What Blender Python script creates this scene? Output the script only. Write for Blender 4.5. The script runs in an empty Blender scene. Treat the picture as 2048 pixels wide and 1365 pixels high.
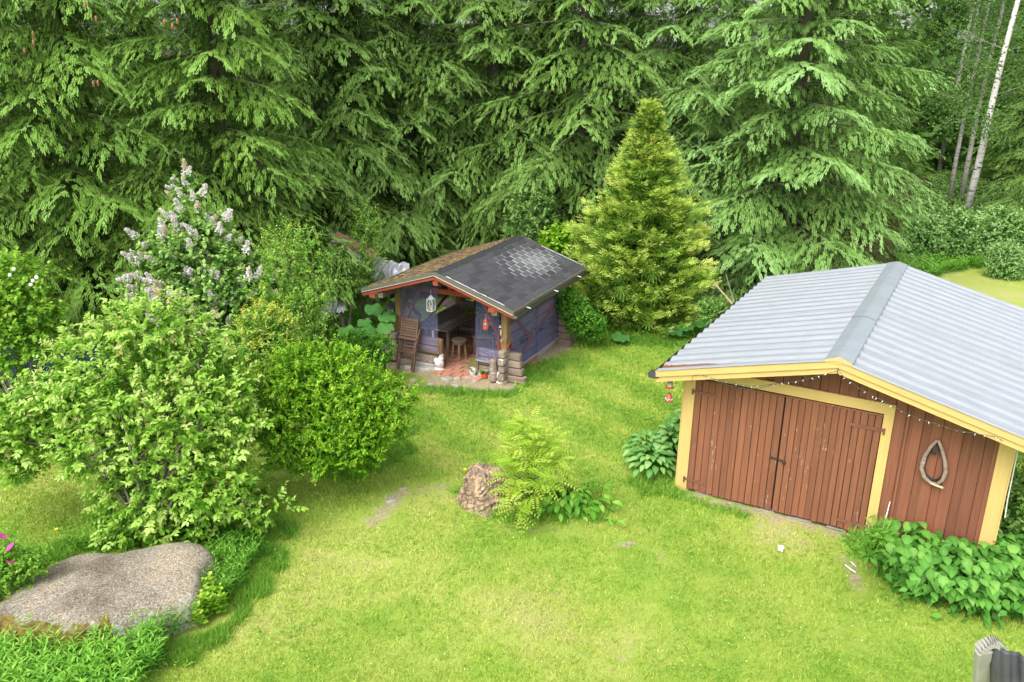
import bpy, math, random
import numpy as np
from mathutils import Matrix, Vector
R = math.radians
rng = np.random.default_rng(7); random.seed(7)
SC = bpy.context.scene; COL = SC.collection
# ------------------------------------------------------------------ camera, sky, sun, exposure
FPX, PITCH, ROLL, HC = 1718.1, R(18.788), R(0.977), 6.213
cam = bpy.data.cameras.new('camera'); co = bpy.data.objects.new('camera', cam); COL.objects.link(co)
cam.sensor_width = 36; cam.lens = 36*FPX/2048; cam.clip_start = .05; cam.clip_end = 2000
fw = Vector((0, math.cos(PITCH), -math.sin(PITCH))); up0 = Vector((0, math.sin(PITCH), math.cos(PITCH))); rt0 = Vector((1, 0, 0))
rt = rt0*math.cos(ROLL)+up0*math.sin(ROLL); up = up0*math.cos(ROLL)-rt0*math.sin(ROLL)
M = Matrix((rt, up, -fw)).transposed().to_4x4(); M.translation = (0, 0, HC); co.matrix_world = M
SC.camera = co
world = bpy.data.worlds.new('World'); SC.world = world; world.use_nodes = True
wn = world.node_tree; wn.nodes.clear()
sky = wn.nodes.new('ShaderNodeTexSky'); sky.sky_type = 'NISHITA'; sky.sun_disc = False
sky.sun_elevation = R(52); sky.sun_rotation = R(215); sky.air_density = 1; sky.dust_density = 3; sky.ozone_density = 1
hs = wn.nodes.new('ShaderNodeHueSaturation'); hs.inputs['Saturation'].default_value = .22
bg = wn.nodes.new('ShaderNodeBackground'); bg.inputs[1].default_value = .15
wo = wn.nodes.new('ShaderNodeOutputWorld')
wn.links.new(sky.outputs[0], hs.inputs['Color']); wn.links.new(hs.outputs[0], bg.inputs[0]); wn.links.new(bg.outputs[0], wo.inputs[0])
sl = bpy.data.lights.new('sun', 'SUN'); sl.energy = 1.1; sl.angle = R(45); sl.color = (1, .96, .88)
so = bpy.data.objects.new('sun', sl); COL.objects.link(so)
sd = Vector((math.sin(R(215))*math.cos(R(52)), math.cos(R(215))*math.cos(R(52)), math.sin(R(52))))
so.rotation_euler = sd.to_track_quat('Z', 'Y').to_euler(); so.location = (0, 0, 30)
vs = SC.view_settings; vs.view_transform = 'Standard'; vs.look = 'None'; vs.exposure = 1.27; vs.gamma = 1; vs.use_curve_mapping = False
SC.cycles.max_bounces = 6; SC.cycles.transparent_max_bounces = 12; SC.cycles.diffuse_bounces = 4; SC.cycles.transmission_bounces = 4
SC.cycles.use_denoising = True

def ray(px, py):
    a, b = px-1024, py-682.5
    X = a*math.cos(ROLL)+b*math.sin(ROLL); Y = -a*math.sin(ROLL)+b*math.cos(ROLL)
    return np.array([X, FPX*math.cos(PITCH)-Y*math.sin(PITCH), -FPX*math.sin(PITCH)-Y*math.cos(PITCH)])
def gp(px, py, z=0):
    d = ray(px, py); t = (z-HC)/d[2]; return np.array([d[0]*t, d[1]*t, z])
def W(px, py, dep):
    d = ray(px, py)*dep/FPX; return d+np.array([0, 0, HC])
def proj(P):
    P = np.asarray(P, float); z = P[..., 2]-HC
    f = P[..., 1]*math.cos(PITCH)-z*math.sin(PITCH); u = P[..., 1]*math.sin(PITCH)+z*math.cos(PITCH)
    X = P[..., 0]/f*FPX; Y = -u/f*FPX
    return 1024+X*math.cos(ROLL)-Y*math.sin(ROLL), 682.5+X*math.sin(ROLL)+Y*math.cos(ROLL), f

# ------------------------------------------------------------------ object helpers
def tag(o, label=None, cat=None, group=None, kind=None):
    if label: o['label'] = label
    if cat: o['category'] = cat
    if group: o['group'] = group
    if kind: o['kind'] = kind
    return o
def thing(name, label, cat, loc=(0, 0, 0), rz=0, group=None):
    o = bpy.data.objects.new(name, None); COL.objects.link(o); o.location = loc; o.rotation_euler = (0, 0, rz); o.empty_display_size = .2
    return tag(o, label, cat, group)
def place(name, mesh, parent=None, loc=(0, 0, 0), rot=(0, 0, 0), scale=(1, 1, 1)):
    o = bpy.data.objects.new(name, mesh); COL.objects.link(o)
    if parent: o.parent = parent
    o.location = loc; o.rotation_euler = rot; o.scale = scale
    return o
def fast_mesh(name, V, F, mat, tint=None, smooth=False):
    V = np.ascontiguousarray(V, dtype=np.float32); F = np.ascontiguousarray(F, dtype=np.int32)
    me = bpy.data.meshes.new(name); n, k = F.shape
    me.vertices.add(len(V)); me.vertices.foreach_set('co', V.ravel())
    me.loops.add(n*k); me.loops.foreach_set('vertex_index', F.ravel())
    me.polygons.add(n); me.polygons.foreach_set('loop_start', np.arange(0, n*k, k, dtype=np.int32))
    if smooth: me.polygons.foreach_set('use_smooth', np.ones(n, dtype=bool))
    if tint is not None:
        if not isinstance(tint, dict): tint = {'tint': tint}
        for kk, vv in tint.items():
            a = me.attributes.new(kk, 'FLOAT', 'POINT'); a.data.foreach_set('value', np.asarray(vv, dtype=np.float32).ravel())
    me.update(calc_edges=True); me.materials.append(mat)
    return me
class MB:
    def __init__(s): s.v = []; s.f = []; s.M = None
    def add(s, vs, fs):
        b = len(s.v)
        for p in vs:
            p = Vector(p)
            if s.M is not None: p = s.M @ p
            s.v.append(tuple(p))
        s.f += [tuple(b+i for i in f) for f in fs]; return s
    def box(s, x0, x1, y0, y1, z0, z1, j=0):
        vs = [(x, y, z) for z in (z0, z1) for y in (y0, y1) for x in (x0, x1)]
        if j: vs = [(a+random.uniform(-j, j), b+random.uniform(-j, j), c+random.uniform(-j, j)) for a, b, c in vs]
        return s.add(vs, [(0, 2, 3, 1), (4, 5, 7, 6), (0, 1, 5, 4), (2, 6, 7, 3), (0, 4, 6, 2), (1, 3, 7, 5)])
    def bar(s, p, q, w, h, upv=(0, 0, 1)):
        p = Vector(p); q = Vector(q); d = (q-p).normalized(); u = Vector(upv)
        x = d.cross(u)
        if x.length < 1e-4: x = d.cross(Vector((1, 0, 0)))
        x.normalize(); y = x.cross(d).normalized()
        c = [x*w/2*a+y*h/2*b for a, b in ((-1, -1), (1, -1), (1, 1), (-1, 1))]
        return s.add([p+k for k in c]+[q+k for k in c], [(3, 2, 1, 0), (4, 5, 6, 7), (0, 1, 5, 4), (1, 2, 6, 5), (2, 3, 7, 6), (3, 0, 4, 7)])
    def tube(s, pts, rad, n=6, cap=True):
        pts = [Vector(p) for p in pts]
        if not hasattr(rad, '__len__'): rad = [rad]*len(pts)
        vs = []; m = len(pts); px = None
        for i, p in enumerate(pts):
            t = (pts[min(i+1, m-1)]-pts[max(i-1, 0)]).normalized()
            if px is None: px = t.orthogonal().normalized()
            x = (px-t*px.dot(t)).normalized(); px = x; y = t.cross(x)
            for k in range(n):
                a = 2*math.pi*k/n; vs.append(p+(x*math.cos(a)+y*math.sin(a))*rad[i])
        fs = [(i*n+k, i*n+(k+1) % n, (i+1)*n+(k+1) % n, (i+1)*n+k) for i in range(m-1) for k in range(n)]
        if cap: fs += [tuple(range(n))[::-1], tuple((m-1)*n+k for k in range(n))]
        return s.add(vs, fs)
    def lathe(s, prof, n=14, c=(0, 0, 0)):
        vs = [(c[0]+r*math.cos(2*math.pi*k/n), c[1]+r*math.sin(2*math.pi*k/n), c[2]+z) for r, z in prof for k in range(n)]
        m = len(prof)
        fs = [(i*n+k, i*n+(k+1) % n, (i+1)*n+(k+1) % n, (i+1)*n+k) for i in range(m-1) for k in range(n)]
        fs += [tuple(range(n))[::-1], tuple((m-1)*n+k for k in range(n))]
        return s.add(vs, fs)
    def ball(s, c, r, n=10, m=6, sq=(1, 1, 1)):
        vs = []; 
        for i in range(m+1):
            th = math.pi*i/m
            for k in range(n):
                a = 2*math.pi*k/n; q = max(math.sin(th), .02)
                vs.append((c[0]+r*sq[0]*q*math.cos(a), c[1]+r*sq[1]*q*math.sin(a), c[2]-r*sq[2]*math.cos(th)))
        fs = [(i*n+k, i*n+(k+1) % n, (i+1)*n+(k+1) % n, (i+1)*n+k) for i in range(m) for k in range(n)]
        return s.add(vs, fs)
    def mesh(s, name, mat, smooth=False, bevel=0):
        me = bpy.data.meshes.new(name); me.from_pydata(s.v, [], s.f)
        if bevel:
            import bmesh
            bm = bmesh.new(); bm.from_mesh(me)
            bmesh.ops.bevel(bm, geom=bm.edges[:], offset=bevel, segments=1, affect='EDGES', clamp_overlap=True)
            bm.to_mesh(me); bm.free()
        if smooth: me.polygons.foreach_set('use_smooth', [True]*len(me.polygons))
        me.materials.append(mat); me.update(); return me
    def build(s, name, mat, parent=None, smooth=False, bevel=0, **k):
        return place(name, s.mesh(name, mat, smooth, bevel), parent, **k)

# ------------------------------------------------------------------ materials
def mat_base(name):
    m = bpy.data.materials.new(name); m.use_nodes = True; nt = m.node_tree; nt.nodes.clear()
    o = nt.nodes.new('ShaderNodeOutputMaterial'); p = nt.nodes.new('ShaderNodeBsdfPrincipled')
    nt.links.new(p.outputs[0], o.inputs[0]); return m, nt, p, o
def N(nt, t, **k):
    n = nt.nodes.new(t)
    for a, b in k.items():
        if a.startswith('i_'): n.inputs[a[2:].replace('_', ' ')].default_value = b
        else: setattr(n, a, b)
    return n
def ramp(nt, fac, stops):
    r = nt.nodes.new('ShaderNodeValToRGB'); e = r.color_ramp.elements
    while len(e) < len(stops): e.new(.5)
    for el, (p, c) in zip(e, stops): el.position = p; el.color = (*c, 1) if len(c) == 3 else c
    nt.links.new(fac, r.inputs[0]); return r.outputs[0]
def noise(nt, vec, scale, detail=3, rough=.55, dist=0):
    n = N(nt, 'ShaderNodeTexNoise'); n.inputs['Scale'].default_value = scale; n.inputs['Detail'].default_value = detail
    n.inputs['Roughness'].default_value = rough; n.inputs['Distortion'].default_value = dist
    if vec is not None: nt.links.new(vec, n.inputs['Vector'])
    return n.outputs['Fac']
def mixc(nt, fac, a, b, mode='MIX'):
    m = nt.nodes.new('ShaderNodeMix'); m.data_type = 'RGBA'; m.blend_type = mode
    for s, v in ((0, fac), (6, a), (7, b)):
        if isinstance(v, (int, float)): m.inputs[s].default_value = v
        elif isinstance(v, tuple): m.inputs[s].default_value = (*v, 1)
        else: nt.links.new(v, m.inputs[s])
    return m.outputs[2]
def mth(nt, op, a, b=0, c=None):
    m = nt.nodes.new('ShaderNodeMath'); m.operation = op
    for i, v in enumerate((a, b, c)):
        if v is None: continue
        if isinstance(v, (int, float)): m.inputs[i].default_value = v
        else: nt.links.new(v, m.inputs[i])
    return m.outputs[0]
def stretch(nt, sc, perobj=True, world_pos=False):
    if world_pos: v = N(nt, 'ShaderNodeNewGeometry').outputs['Position']
    else: v = N(nt, 'ShaderNodeTexCoord').outputs['Object']
    mp = N(nt, 'ShaderNodeMapping'); mp.inputs['Scale'].default_value = sc; nt.links.new(v, mp.inputs['Vector'])
    if perobj:
        oi = N(nt, 'ShaderNodeObjectInfo'); x = mth(nt, 'MULTIPLY', oi.outputs['Random'], 57.3)
        c = N(nt, 'ShaderNodeCombineXYZ'); 
        for i in range(3): nt.links.new(x, c.inputs[i])
        nt.links.new(c.outputs[0], mp.inputs['Location'])
        return mp.outputs[0], oi.outputs['Random']
    return mp.outputs[0], None
def bump(nt, p, h, s=.3, d=.01):
    b = N(nt, 'ShaderNodeBump'); b.inputs['Strength'].default_value = s; b.inputs['Distance'].default_value = d
    nt.links.new(h, b.inputs['Height']); nt.links.new(b.outputs[0], p.inputs['Normal'])
def plain(name, c, rough=.6, metal=0, var=.15, sc=6, bmp=.1):
    m, nt, p, o = mat_base(name); v, r = stretch(nt, (1, 1, 1)); f = noise(nt, v, sc, 5, .65)
    col = ramp(nt, f, [(.25, tuple(x*(1-var) for x in c)), (.75, tuple(min(1, x*(1+var)) for x in c))])
    nt.links.new(col, p.inputs['Base Color']); p.inputs['Roughness'].default_value = rough; p.inputs['Metallic'].default_value = metal
    bump(nt, p, noise(nt, v, sc*6, 3), bmp, .005); return m
def wood(name, c1, c2, wear=None, wearlim=.62, axis=2, rough=.75, vary=.25, grain=40):
    m, nt, p, o = mat_base(name); s = [grain, grain, grain]; s[axis] = 1.6
    v, r = stretch(nt, tuple(s)); f = noise(nt, v, 1, 5, .6, .6)
    col = ramp(nt, f, [(.3, c1), (.7, c2)])
    s2 = [3.5, 3.5, 3.5]; s2[axis] = 1.2; v2, _ = stretch(nt, tuple(s2)); f2 = noise(nt, v2, 1, 4, .6)
    col = mixc(nt, mth(nt, 'MULTIPLY', f2, .45), col, tuple(x*.55 for x in c1))
    br = mth(nt, 'ADD', mth(nt, 'MULTIPLY', r, vary), 1-vary/2)
    col = mixc(nt, 1.0, col, br, 'MULTIPLY')
    if wear:
        s3 = [30, 30, 30]; s3[axis] = 9; v3, _ = stretch(nt, tuple(s3)); f3 = noise(nt, v3, 1, 6, .7)
        f3 = mth(nt, 'ADD', mth(nt, 'MULTIPLY', f3, .6), mth(nt, 'MULTIPLY', f2, .4))
        k = ramp(nt, f3, [(wearlim-.03, (0, 0, 0)), (wearlim+.03, (1, 1, 1))]); col = mixc(nt, k, col, wear)
    nt.links.new(col, p.inputs['Base Color']); p.inputs['Roughness'].default_value = rough
    bump(nt, p, f, .35, .004); return m
def leafmat(name, stops, trans=.3, rough=.45, nsc=1.5):
    m, nt, p, o = mat_base(name); a = N(nt, 'ShaderNodeAttribute', attribute_name='tint')
    g = N(nt, 'ShaderNodeNewGeometry'); n = noise(nt, g.outputs['Position'], nsc, 2)
    f = mth(nt, 'ADD', a.outputs['Fac'], mth(nt, 'MULTIPLY', mth(nt, 'SUBTRACT', n, .5), .35))
    c = ramp(nt, f, stops); nt.links.new(c, p.inputs['Base Color']); p.inputs['Roughness'].default_value = rough
    p.inputs['Specular IOR Level'].default_value = .18 if rough < .7 else .05
    t = N(nt, 'ShaderNodeBsdfTranslucent'); nt.links.new(mixc(nt, 1, c, (1.0, 1.0, .6), 'MULTIPLY'), t.inputs[0])
    mx = N(nt, 'ShaderNodeMixShader'); mx.inputs[0].default_value = trans
    nt.links.new(p.outputs[0], mx.inputs[1]); nt.links.new(t.outputs[0], mx.inputs[2]); nt.links.new(mx.outputs[0], o.inputs[0]); return m

def lawn_color(nt):
    g = N(nt, 'ShaderNodeNewGeometry'); P = g.outputs['Position']
    n1 = noise(nt, P, .55, 4, .6, .4); n2 = noise(nt, P, 2.6, 4, .65); n3 = noise(nt, P, 22, 4, .75)
    f = mth(nt, 'ADD', mth(nt, 'MULTIPLY', n1, .46), mth(nt, 'ADD', mth(nt, 'MULTIPLY', n2, .32), mth(nt, 'MULTIPLY', n3, .24)))
    st = N(nt, 'ShaderNodeAttribute', attribute_name='straw'); f = mth(nt, 'ADD', f, mth(nt, 'MULTIPLY', st.outputs['Fac'], .22))
    return ramp(nt, f, [(.34, (.18, .35, .045)), (.45, (.28, .46, .070)), (.55, (.39, .53, .10)), (.66, (.49, .57, .15)), (.78, (.58, .57, .26))]), P, n3
MAT = {}
def build_mats():
    m, nt, p, o = mat_base('lawn'); c, P, n3 = lawn_color(nt)
    c = mixc(nt, 1, c, (.72, .72, .62), 'MULTIPLY')
    b = N(nt, 'ShaderNodeAttribute', attribute_name='bare'); nb = noise(nt, P, 5, 5, .7)
    k = mth(nt, 'ADD', b.outputs['Fac'], mth(nt, 'MULTIPLY', mth(nt, 'SUBTRACT', nb, .5), 1.1))
    k = ramp(nt, k, [(.42, (0, 0, 0)), (.62, (1, 1, 1))])
    soil = ramp(nt, noise(nt, P, 22, 5, .7), [(.3, (.24, .19, .11)), (.5, (.39, .32, .21)), (.72, (.52, .46, .34))])
    c = mixc(nt, k, c, soil)
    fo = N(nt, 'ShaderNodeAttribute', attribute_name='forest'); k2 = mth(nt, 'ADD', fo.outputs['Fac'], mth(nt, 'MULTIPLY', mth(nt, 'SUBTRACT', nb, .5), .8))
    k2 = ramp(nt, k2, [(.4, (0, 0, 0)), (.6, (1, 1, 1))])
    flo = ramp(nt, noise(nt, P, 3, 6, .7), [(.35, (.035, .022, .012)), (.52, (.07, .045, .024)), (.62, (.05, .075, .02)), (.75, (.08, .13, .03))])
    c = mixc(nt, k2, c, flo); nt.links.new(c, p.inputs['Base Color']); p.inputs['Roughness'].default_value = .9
    p.inputs['Specular IOR Level'].default_value = .1
    bump(nt, p, noise(nt, P, 45, 4, .7), .8, .03); MAT['lawn'] = m
    m, nt, p, o = mat_base('grass'); c, P, n3 = lawn_color(nt)
    a = N(nt, 'ShaderNodeAttribute', attribute_name='tint'); br = ramp(nt, a.outputs['Fac'], [(0, (.45, .60, .35)), (1, (1.5, 1.35, 1.3))])
    c = mixc(nt, 1, c, br, 'MULTIPLY'); nt.links.new(c, p.inputs['Base Color']); p.inputs['Roughness'].default_value = .6
    p.inputs['Specular IOR Level'].default_value = .2
    t = N(nt, 'ShaderNodeBsdfTranslucent'); nt.links.new(c, t.inputs[0]); mx = N(nt, 'ShaderNodeMixShader'); mx.inputs[0].default_value = .35
    nt.links.new(p.outputs[0], mx.inputs[1]); nt.links.new(t.outputs[0], mx.inputs[2]); nt.links.new(mx.outputs[0], o.inputs[0]); MAT['grass'] = m
    L = lambda n, s, **k: MAT.__setitem__(n, leafmat(n, s, **k))
    L('long_grass', [(0, (.07, .21, .022)), (.5, (.20, .42, .045)), (1, (.42, .58, .12))])
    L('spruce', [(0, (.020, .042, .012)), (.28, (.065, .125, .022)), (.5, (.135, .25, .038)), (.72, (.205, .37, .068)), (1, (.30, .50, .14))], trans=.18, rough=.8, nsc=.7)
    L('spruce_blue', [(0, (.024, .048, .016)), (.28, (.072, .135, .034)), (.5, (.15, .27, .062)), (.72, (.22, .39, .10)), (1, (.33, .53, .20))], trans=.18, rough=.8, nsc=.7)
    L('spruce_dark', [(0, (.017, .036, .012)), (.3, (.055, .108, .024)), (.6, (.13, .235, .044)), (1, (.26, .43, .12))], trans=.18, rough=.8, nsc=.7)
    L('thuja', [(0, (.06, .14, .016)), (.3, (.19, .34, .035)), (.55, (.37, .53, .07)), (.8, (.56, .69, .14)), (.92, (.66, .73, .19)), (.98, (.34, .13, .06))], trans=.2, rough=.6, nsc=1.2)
    L('elder', [(0, (.07, .20, .015)), (.35, (.19, .40, .035)), (.62, (.35, .56, .085)), (.93, (.52, .69, .20)), (1, (.56, .48, .24))], trans=.35)
    L('spirea', [(0, (.07, .18, .008)), (.4, (.17, .39, .018)), (.75, (.31, .54, .04)), (1, (.46, .60, .08))], trans=.35)
    L('plum', [(0, (.06, .17, .015)), (.45, (.19, .38, .05)), (.85, (.36, .54, .11)), (1, (.60, .56, .07))], trans=.35)
    L('lilac_leaf', [(0, (.06, .16, .025)), (.5, (.19, .37, .07)), (1, (.38, .55, .17))], trans=.3)
    L('lilac_flower', [(0, (.66, .60, .70)), (.6, (.84, .80, .85)), (.85, (.9, .87, .88)), (1, (.66, .46, .24))], trans=.2)
    L('viburnum', [(0, (.06, .16, .012)), (.5, (.18, .38, .03)), (1, (.36, .54, .08))], trans=.35)
    L('rose_leaf', [(0, (.07, .19, .02)), (.5, (.20, .42, .04)), (1, (.38, .58, .10))], trans=.3)
    L('herb', [(0, (.05, .19, .02)), (.5, (.16, .42, .04)), (1, (.34, .60, .09))], trans=.3)
    L('hosta', [(0, (.05, .17, .035)), (.5, (.15, .36, .08)), (1, (.32, .54, .17))], trans=.25, rough=.35)
    L('bigleaf', [(0, (.04, .16, .02)), (.5, (.13, .35, .05)), (1, (.25, .48, .10))], trans=.28, rough=.35)
    L('butterbur', [(0, (.04, .15, .03)), (.5, (.09, .25, .06)), (1, (.18, .38, .10))], trans=.28, rough=.8)
    L('rowan', [(0, (.12, .27, .02)), (.45, (.30, .50, .04)), (.8, (.44, .60, .08)), (1, (.60, .68, .13))], trans=.4)
    L('far_shrub', [(0, (.07, .19, .035)), (.5, (.24, .43, .12)), (1, (.44, .62, .27))], trans=.3)
    L('birch_leaf', [(0, (.04, .11, .02)), (.5, (.12, .25, .05)), (1, (.26, .42, .12))], trans=.35)
    L('fern', [(0, (.04, .15, .015)), (.5, (.13, .34, .03)), (1, (.26, .50, .08))], trans=.3)
    MAT['bark'] = wood('bark', (.05, .038, .028), (.13, .105, .08), (.22, .22, .19), .66, vary=.3, grain=14)
    MAT['twig'] = wood('twig', (.15, .13, .10), (.30, .27, .22), None, vary=.3, grain=14)
    MAT['dead'] = wood('dead_twig', (.17, .15, .125), (.33, .30, .26), None, vary=.3, grain=14)
    for bn, ca, cb in (('birch_bark', (.52, .48, .44), (.78, .75, .72)), ('birch_bark_shaded', (.24, .22, .19), (.48, .45, .42))):  # second bark: dimness of the back birches mixed into the colour as shade
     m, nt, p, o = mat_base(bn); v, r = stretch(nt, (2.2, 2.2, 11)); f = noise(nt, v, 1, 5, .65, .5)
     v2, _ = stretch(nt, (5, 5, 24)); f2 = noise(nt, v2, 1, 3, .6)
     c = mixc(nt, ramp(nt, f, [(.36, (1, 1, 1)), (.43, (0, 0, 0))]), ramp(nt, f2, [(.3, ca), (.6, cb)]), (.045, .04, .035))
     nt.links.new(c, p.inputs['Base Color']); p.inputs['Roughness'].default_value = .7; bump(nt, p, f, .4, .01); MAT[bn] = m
    MAT['door_wood'] = wood('door_wood', (.185, .066, .032), (.285, .108, .052), (.36, .26, .19), .615, vary=.3)
    MAT['wall_wood'] = wood('wall_wood', (.175, .062, .031), (.27, .100, .050), (.30, .22, .17), .70, vary=.3)
    MAT['yellow'] = wood('yellow_paint', (.60, .41, .135), (.67, .475, .175), (.46, .33, .14), .74, vary=.06)
    MAT['red_wood'] = wood('red_paint', (.27, .052, .022), (.38, .085, .035), (.40, .27, .2), .7, axis=0, vary=.2)
    MAT['hinge'] = plain('rusty_iron', (.20, .085, .05), .7, .2, .3, 30)
    MAT['iron'] = plain('old_iron', (.05, .045, .04), .6, .5, .3, 30)
    MAT['olive_metal'] = plain('olive_metal', (.16, .155, .115), .45, .2, .1, 8)
    MAT['gutter_grey'] = plain('gutter_grey', (.07, .075, .08), .45, .3, .1, 8)
    MAT['white'] = plain('white_plaster', (.72, .71, .69), .6, 0, .1, 14, .3)
    MAT['white_metal'] = plain('white_metal', (.7, .7, .7), .5, 0, .05)
    MAT['black_metal'] = plain('black_metal', (.06, .062, .068), .45, .3, .2)
    MAT['red'] = plain('red_enamel', (.55, .07, .03), .4, 0, .15)
    MAT['orange'] = plain('orange_enamel', (.62, .30, .05), .5)
    MAT['bluegrey'] = plain('blue_grey_glaze', (.45, .52, .6), .5)
    MAT['terracotta'] = plain('terracotta', (.36, .10, .055), .6)
    MAT['cream'] = plain('cream_glaze', (.55, .46, .33), .6)
    MAT['concrete'] = plain('concrete', (.42, .41, .38), .9, 0, .3, 7, .5)
    MAT['footing'] = plain('footing', (.20, .18, .15), .9, 0, .3, 7, .5)
    MAT['stone'] = plain('field_stone', (.40, .38, .35), .9, 0, .3, 5, .6)
    MAT['flagstone'] = plain('flagstone', (.36, .33, .28), .9, 0, .3, 9, .5)
    MAT['paver'] = plain('red_paver', (.46, .21, .14), .85, 0, .35, 8, .4)
    MAT['log'] = wood('weathered_log', (.20, .14, .105), (.40, .31, .25), (.52, .48, .44), .58, axis=0, vary=.35, grain=16)
    MAT['log_y'] = wood('weathered_log_end', (.20, .14, .105), (.40, .31, .25), (.52, .48, .44), .58, axis=1, vary=.35, grain=16)
    MAT['dark_wood'] = wood('unlit_inside_dark_wood', (.018, .016, .014), (.04, .036, .03), None, axis=0, vary=.4, grain=16)
    MAT['old_wood'] = wood('old_wood', (.14, .10, .065), (.26, .20, .135), None, axis=0, vary=.3, grain=18)
    MAT['post_wood'] = wood('post_wood', (.20, .11, .045), (.36, .22, .10), None, axis=2, vary=.3, grain=18)
    MAT['chair_wood'] = wood('chair_wood', (.115, .062, .04), (.20, .12, .082), None, axis=0, vary=.3, grain=18)
    MAT['grey_board'] = wood('grey_board', (.33, .32, .28), (.42, .41, .37), None, axis=2, vary=.08, grain=12)
    MAT['hay_wood'] = wood('pale_pole', (.40, .28, .15), (.55, .42, .26), None, axis=2, vary=.2, grain=14)
    MAT['cable'] = plain('dark_cable', (.035, .045, .035), .5)
    MAT['cloth_dark'] = plain('dark_cloth', (.055, .058, .066), .55, 0, .35, 5, .3)
    MAT['blue_tarp'] = plain('blue_tarp', (.008, .03, .11), .5, 0, .3, 3)
    MAT['tarp'] = plain('silver_tarp', (.36, .37, .39), .38, .25, .3, 4, .2)
    MAT['yellow_flower'] = plain('yellow_petals', (.8, .6, .02), .6)
    MAT['white_flower'] = plain('white_petals', (.8, .8, .76), .6)
    MAT['pink_flower'] = plain('pink_petals', (.55, .03, .32), .5)
    MAT['glass'] = plain('old_glass', (.30, .33, .26), .15)
    MAT['cone'] = plain('cone', (.27, .12, .05), .6)
    # granite boulder
    m, nt, p, o = mat_base('granite'); P = N(nt, 'ShaderNodeNewGeometry').outputs['Position']
    f = noise(nt, P, 38, 5, .8); big = noise(nt, P, 1.6, 4, .6)
    big2 = ramp(nt, big, [(.35, (.62, .58, .52)), (.5, (1, 1, 1)), (.65, (1.3, 1.25, 1.15))]); c = ramp(nt, f, [(.34, (.10, .080, .055)), (.46, (.20, .165, .12)), (.56, (.31, .27, .21)), (.68, (.52, .49, .43))])
    sp = ramp(nt, noise(nt, P, 75, 2, .5), [(.60, (0, 0, 0)), (.66, (1, 1, 1))]); c = mixc(nt, sp, c, (.6, .56, .5)); c = mixc(nt, 1, c, big2, 'MULTIPLY')
    at = N(nt, 'ShaderNodeAttribute', attribute_name='rim')
    k = mth(nt, 'ADD', at.outputs['Fac'], mth(nt, 'MULTIPLY', mth(nt, 'SUBTRACT', noise(nt, P, 7, 6, .75), .5), 1.6))
    c = mixc(nt, ramp(nt, k, [(.58, (0, 0, 0)), (.80, (.85, .85, .85))]), c, (.60, .58, .55))
    am = N(nt, 'ShaderNodeAttribute', attribute_name='moss'); km = mth(nt, 'ADD', am.outputs['Fac'], mth(nt, 'MULTIPLY', mth(nt, 'SUBTRACT', noise(nt, P, 4.5, 5, .7), .5), 1.5))
    c = mixc(nt, ramp(nt, km, [(.6, (0, 0, 0)), (.75, (1, 1, 1))]), c, ramp(nt, noise(nt, P, 20, 4), [(.35, (.10, .075, .015)), (.65, (.23, .17, .03))]))
    nt.links.new(c, p.inputs['Base Color']); p.inputs['Roughness'].default_value = .9; bump(nt, p, f, .9, .02); MAT['granite'] = m
    # rotten stump
    m, nt, p, o = mat_base('rotten_wood'); v, r = stretch(nt, (11, 11, 5)); f = noise(nt, v, 1, 6, .75, 1.5)
    c = ramp(nt, f, [(.3, (.07, .05, .045)), (.43, (.22, .165, .14)), (.53, (.42, .28, .16)), (.68, (.62, .52, .42))])
    nt.links.new(c, p.inputs['Base Color']); p.inputs['Roughness'].default_value = .9; bump(nt, p, f, 1, .04); MAT['stump'] = m
    # galvanised corrugated sheet
    m, nt, p, o = mat_base('galvanised'); v, r = stretch(nt, (1.6, 7, 7)); f = noise(nt, v, 1.5, 6, .7)
    v2, _ = stretch(nt, (14, 90, 90)); f2 = noise(nt, v2, 1, 3, .6)
    c = ramp(nt, mth(nt, 'ADD', mth(nt, 'MULTIPLY', f, .7), mth(nt, 'MULTIPLY', f2, .3)), [(.3, (.31, .335, .365)), (.7, (.42, .445, .475))])
    ru = N(nt, 'ShaderNodeAttribute', attribute_name='rust'); v3, _ = stretch(nt, (2.2, 20, 20)); n3 = noise(nt, v3, 1, 5, .7)
    k = mth(nt, 'ADD', ru.outputs['Fac'], mth(nt, 'MULTIPLY', mth(nt, 'SUBTRACT', n3, .5), .9)); k = ramp(nt, k, [(.5, (0, 0, 0)), (.62, (1, 1, 1))])
    c = mixc(nt, k, c, ramp(nt, f2, [(.35, (.19, .065, .02)), (.65, (.36, .15, .055))]))
    nt.links.new(c, p.inputs['Base Color']); p.inputs['Roughness'].default_value = .42; p.inputs['Metallic'].default_value = .35; MAT['galv'] = m
    MAT['ridge'] = plain('galvanised_ridge', (.32, .36, .39), .45, .35, .12, 3, .05)
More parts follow.
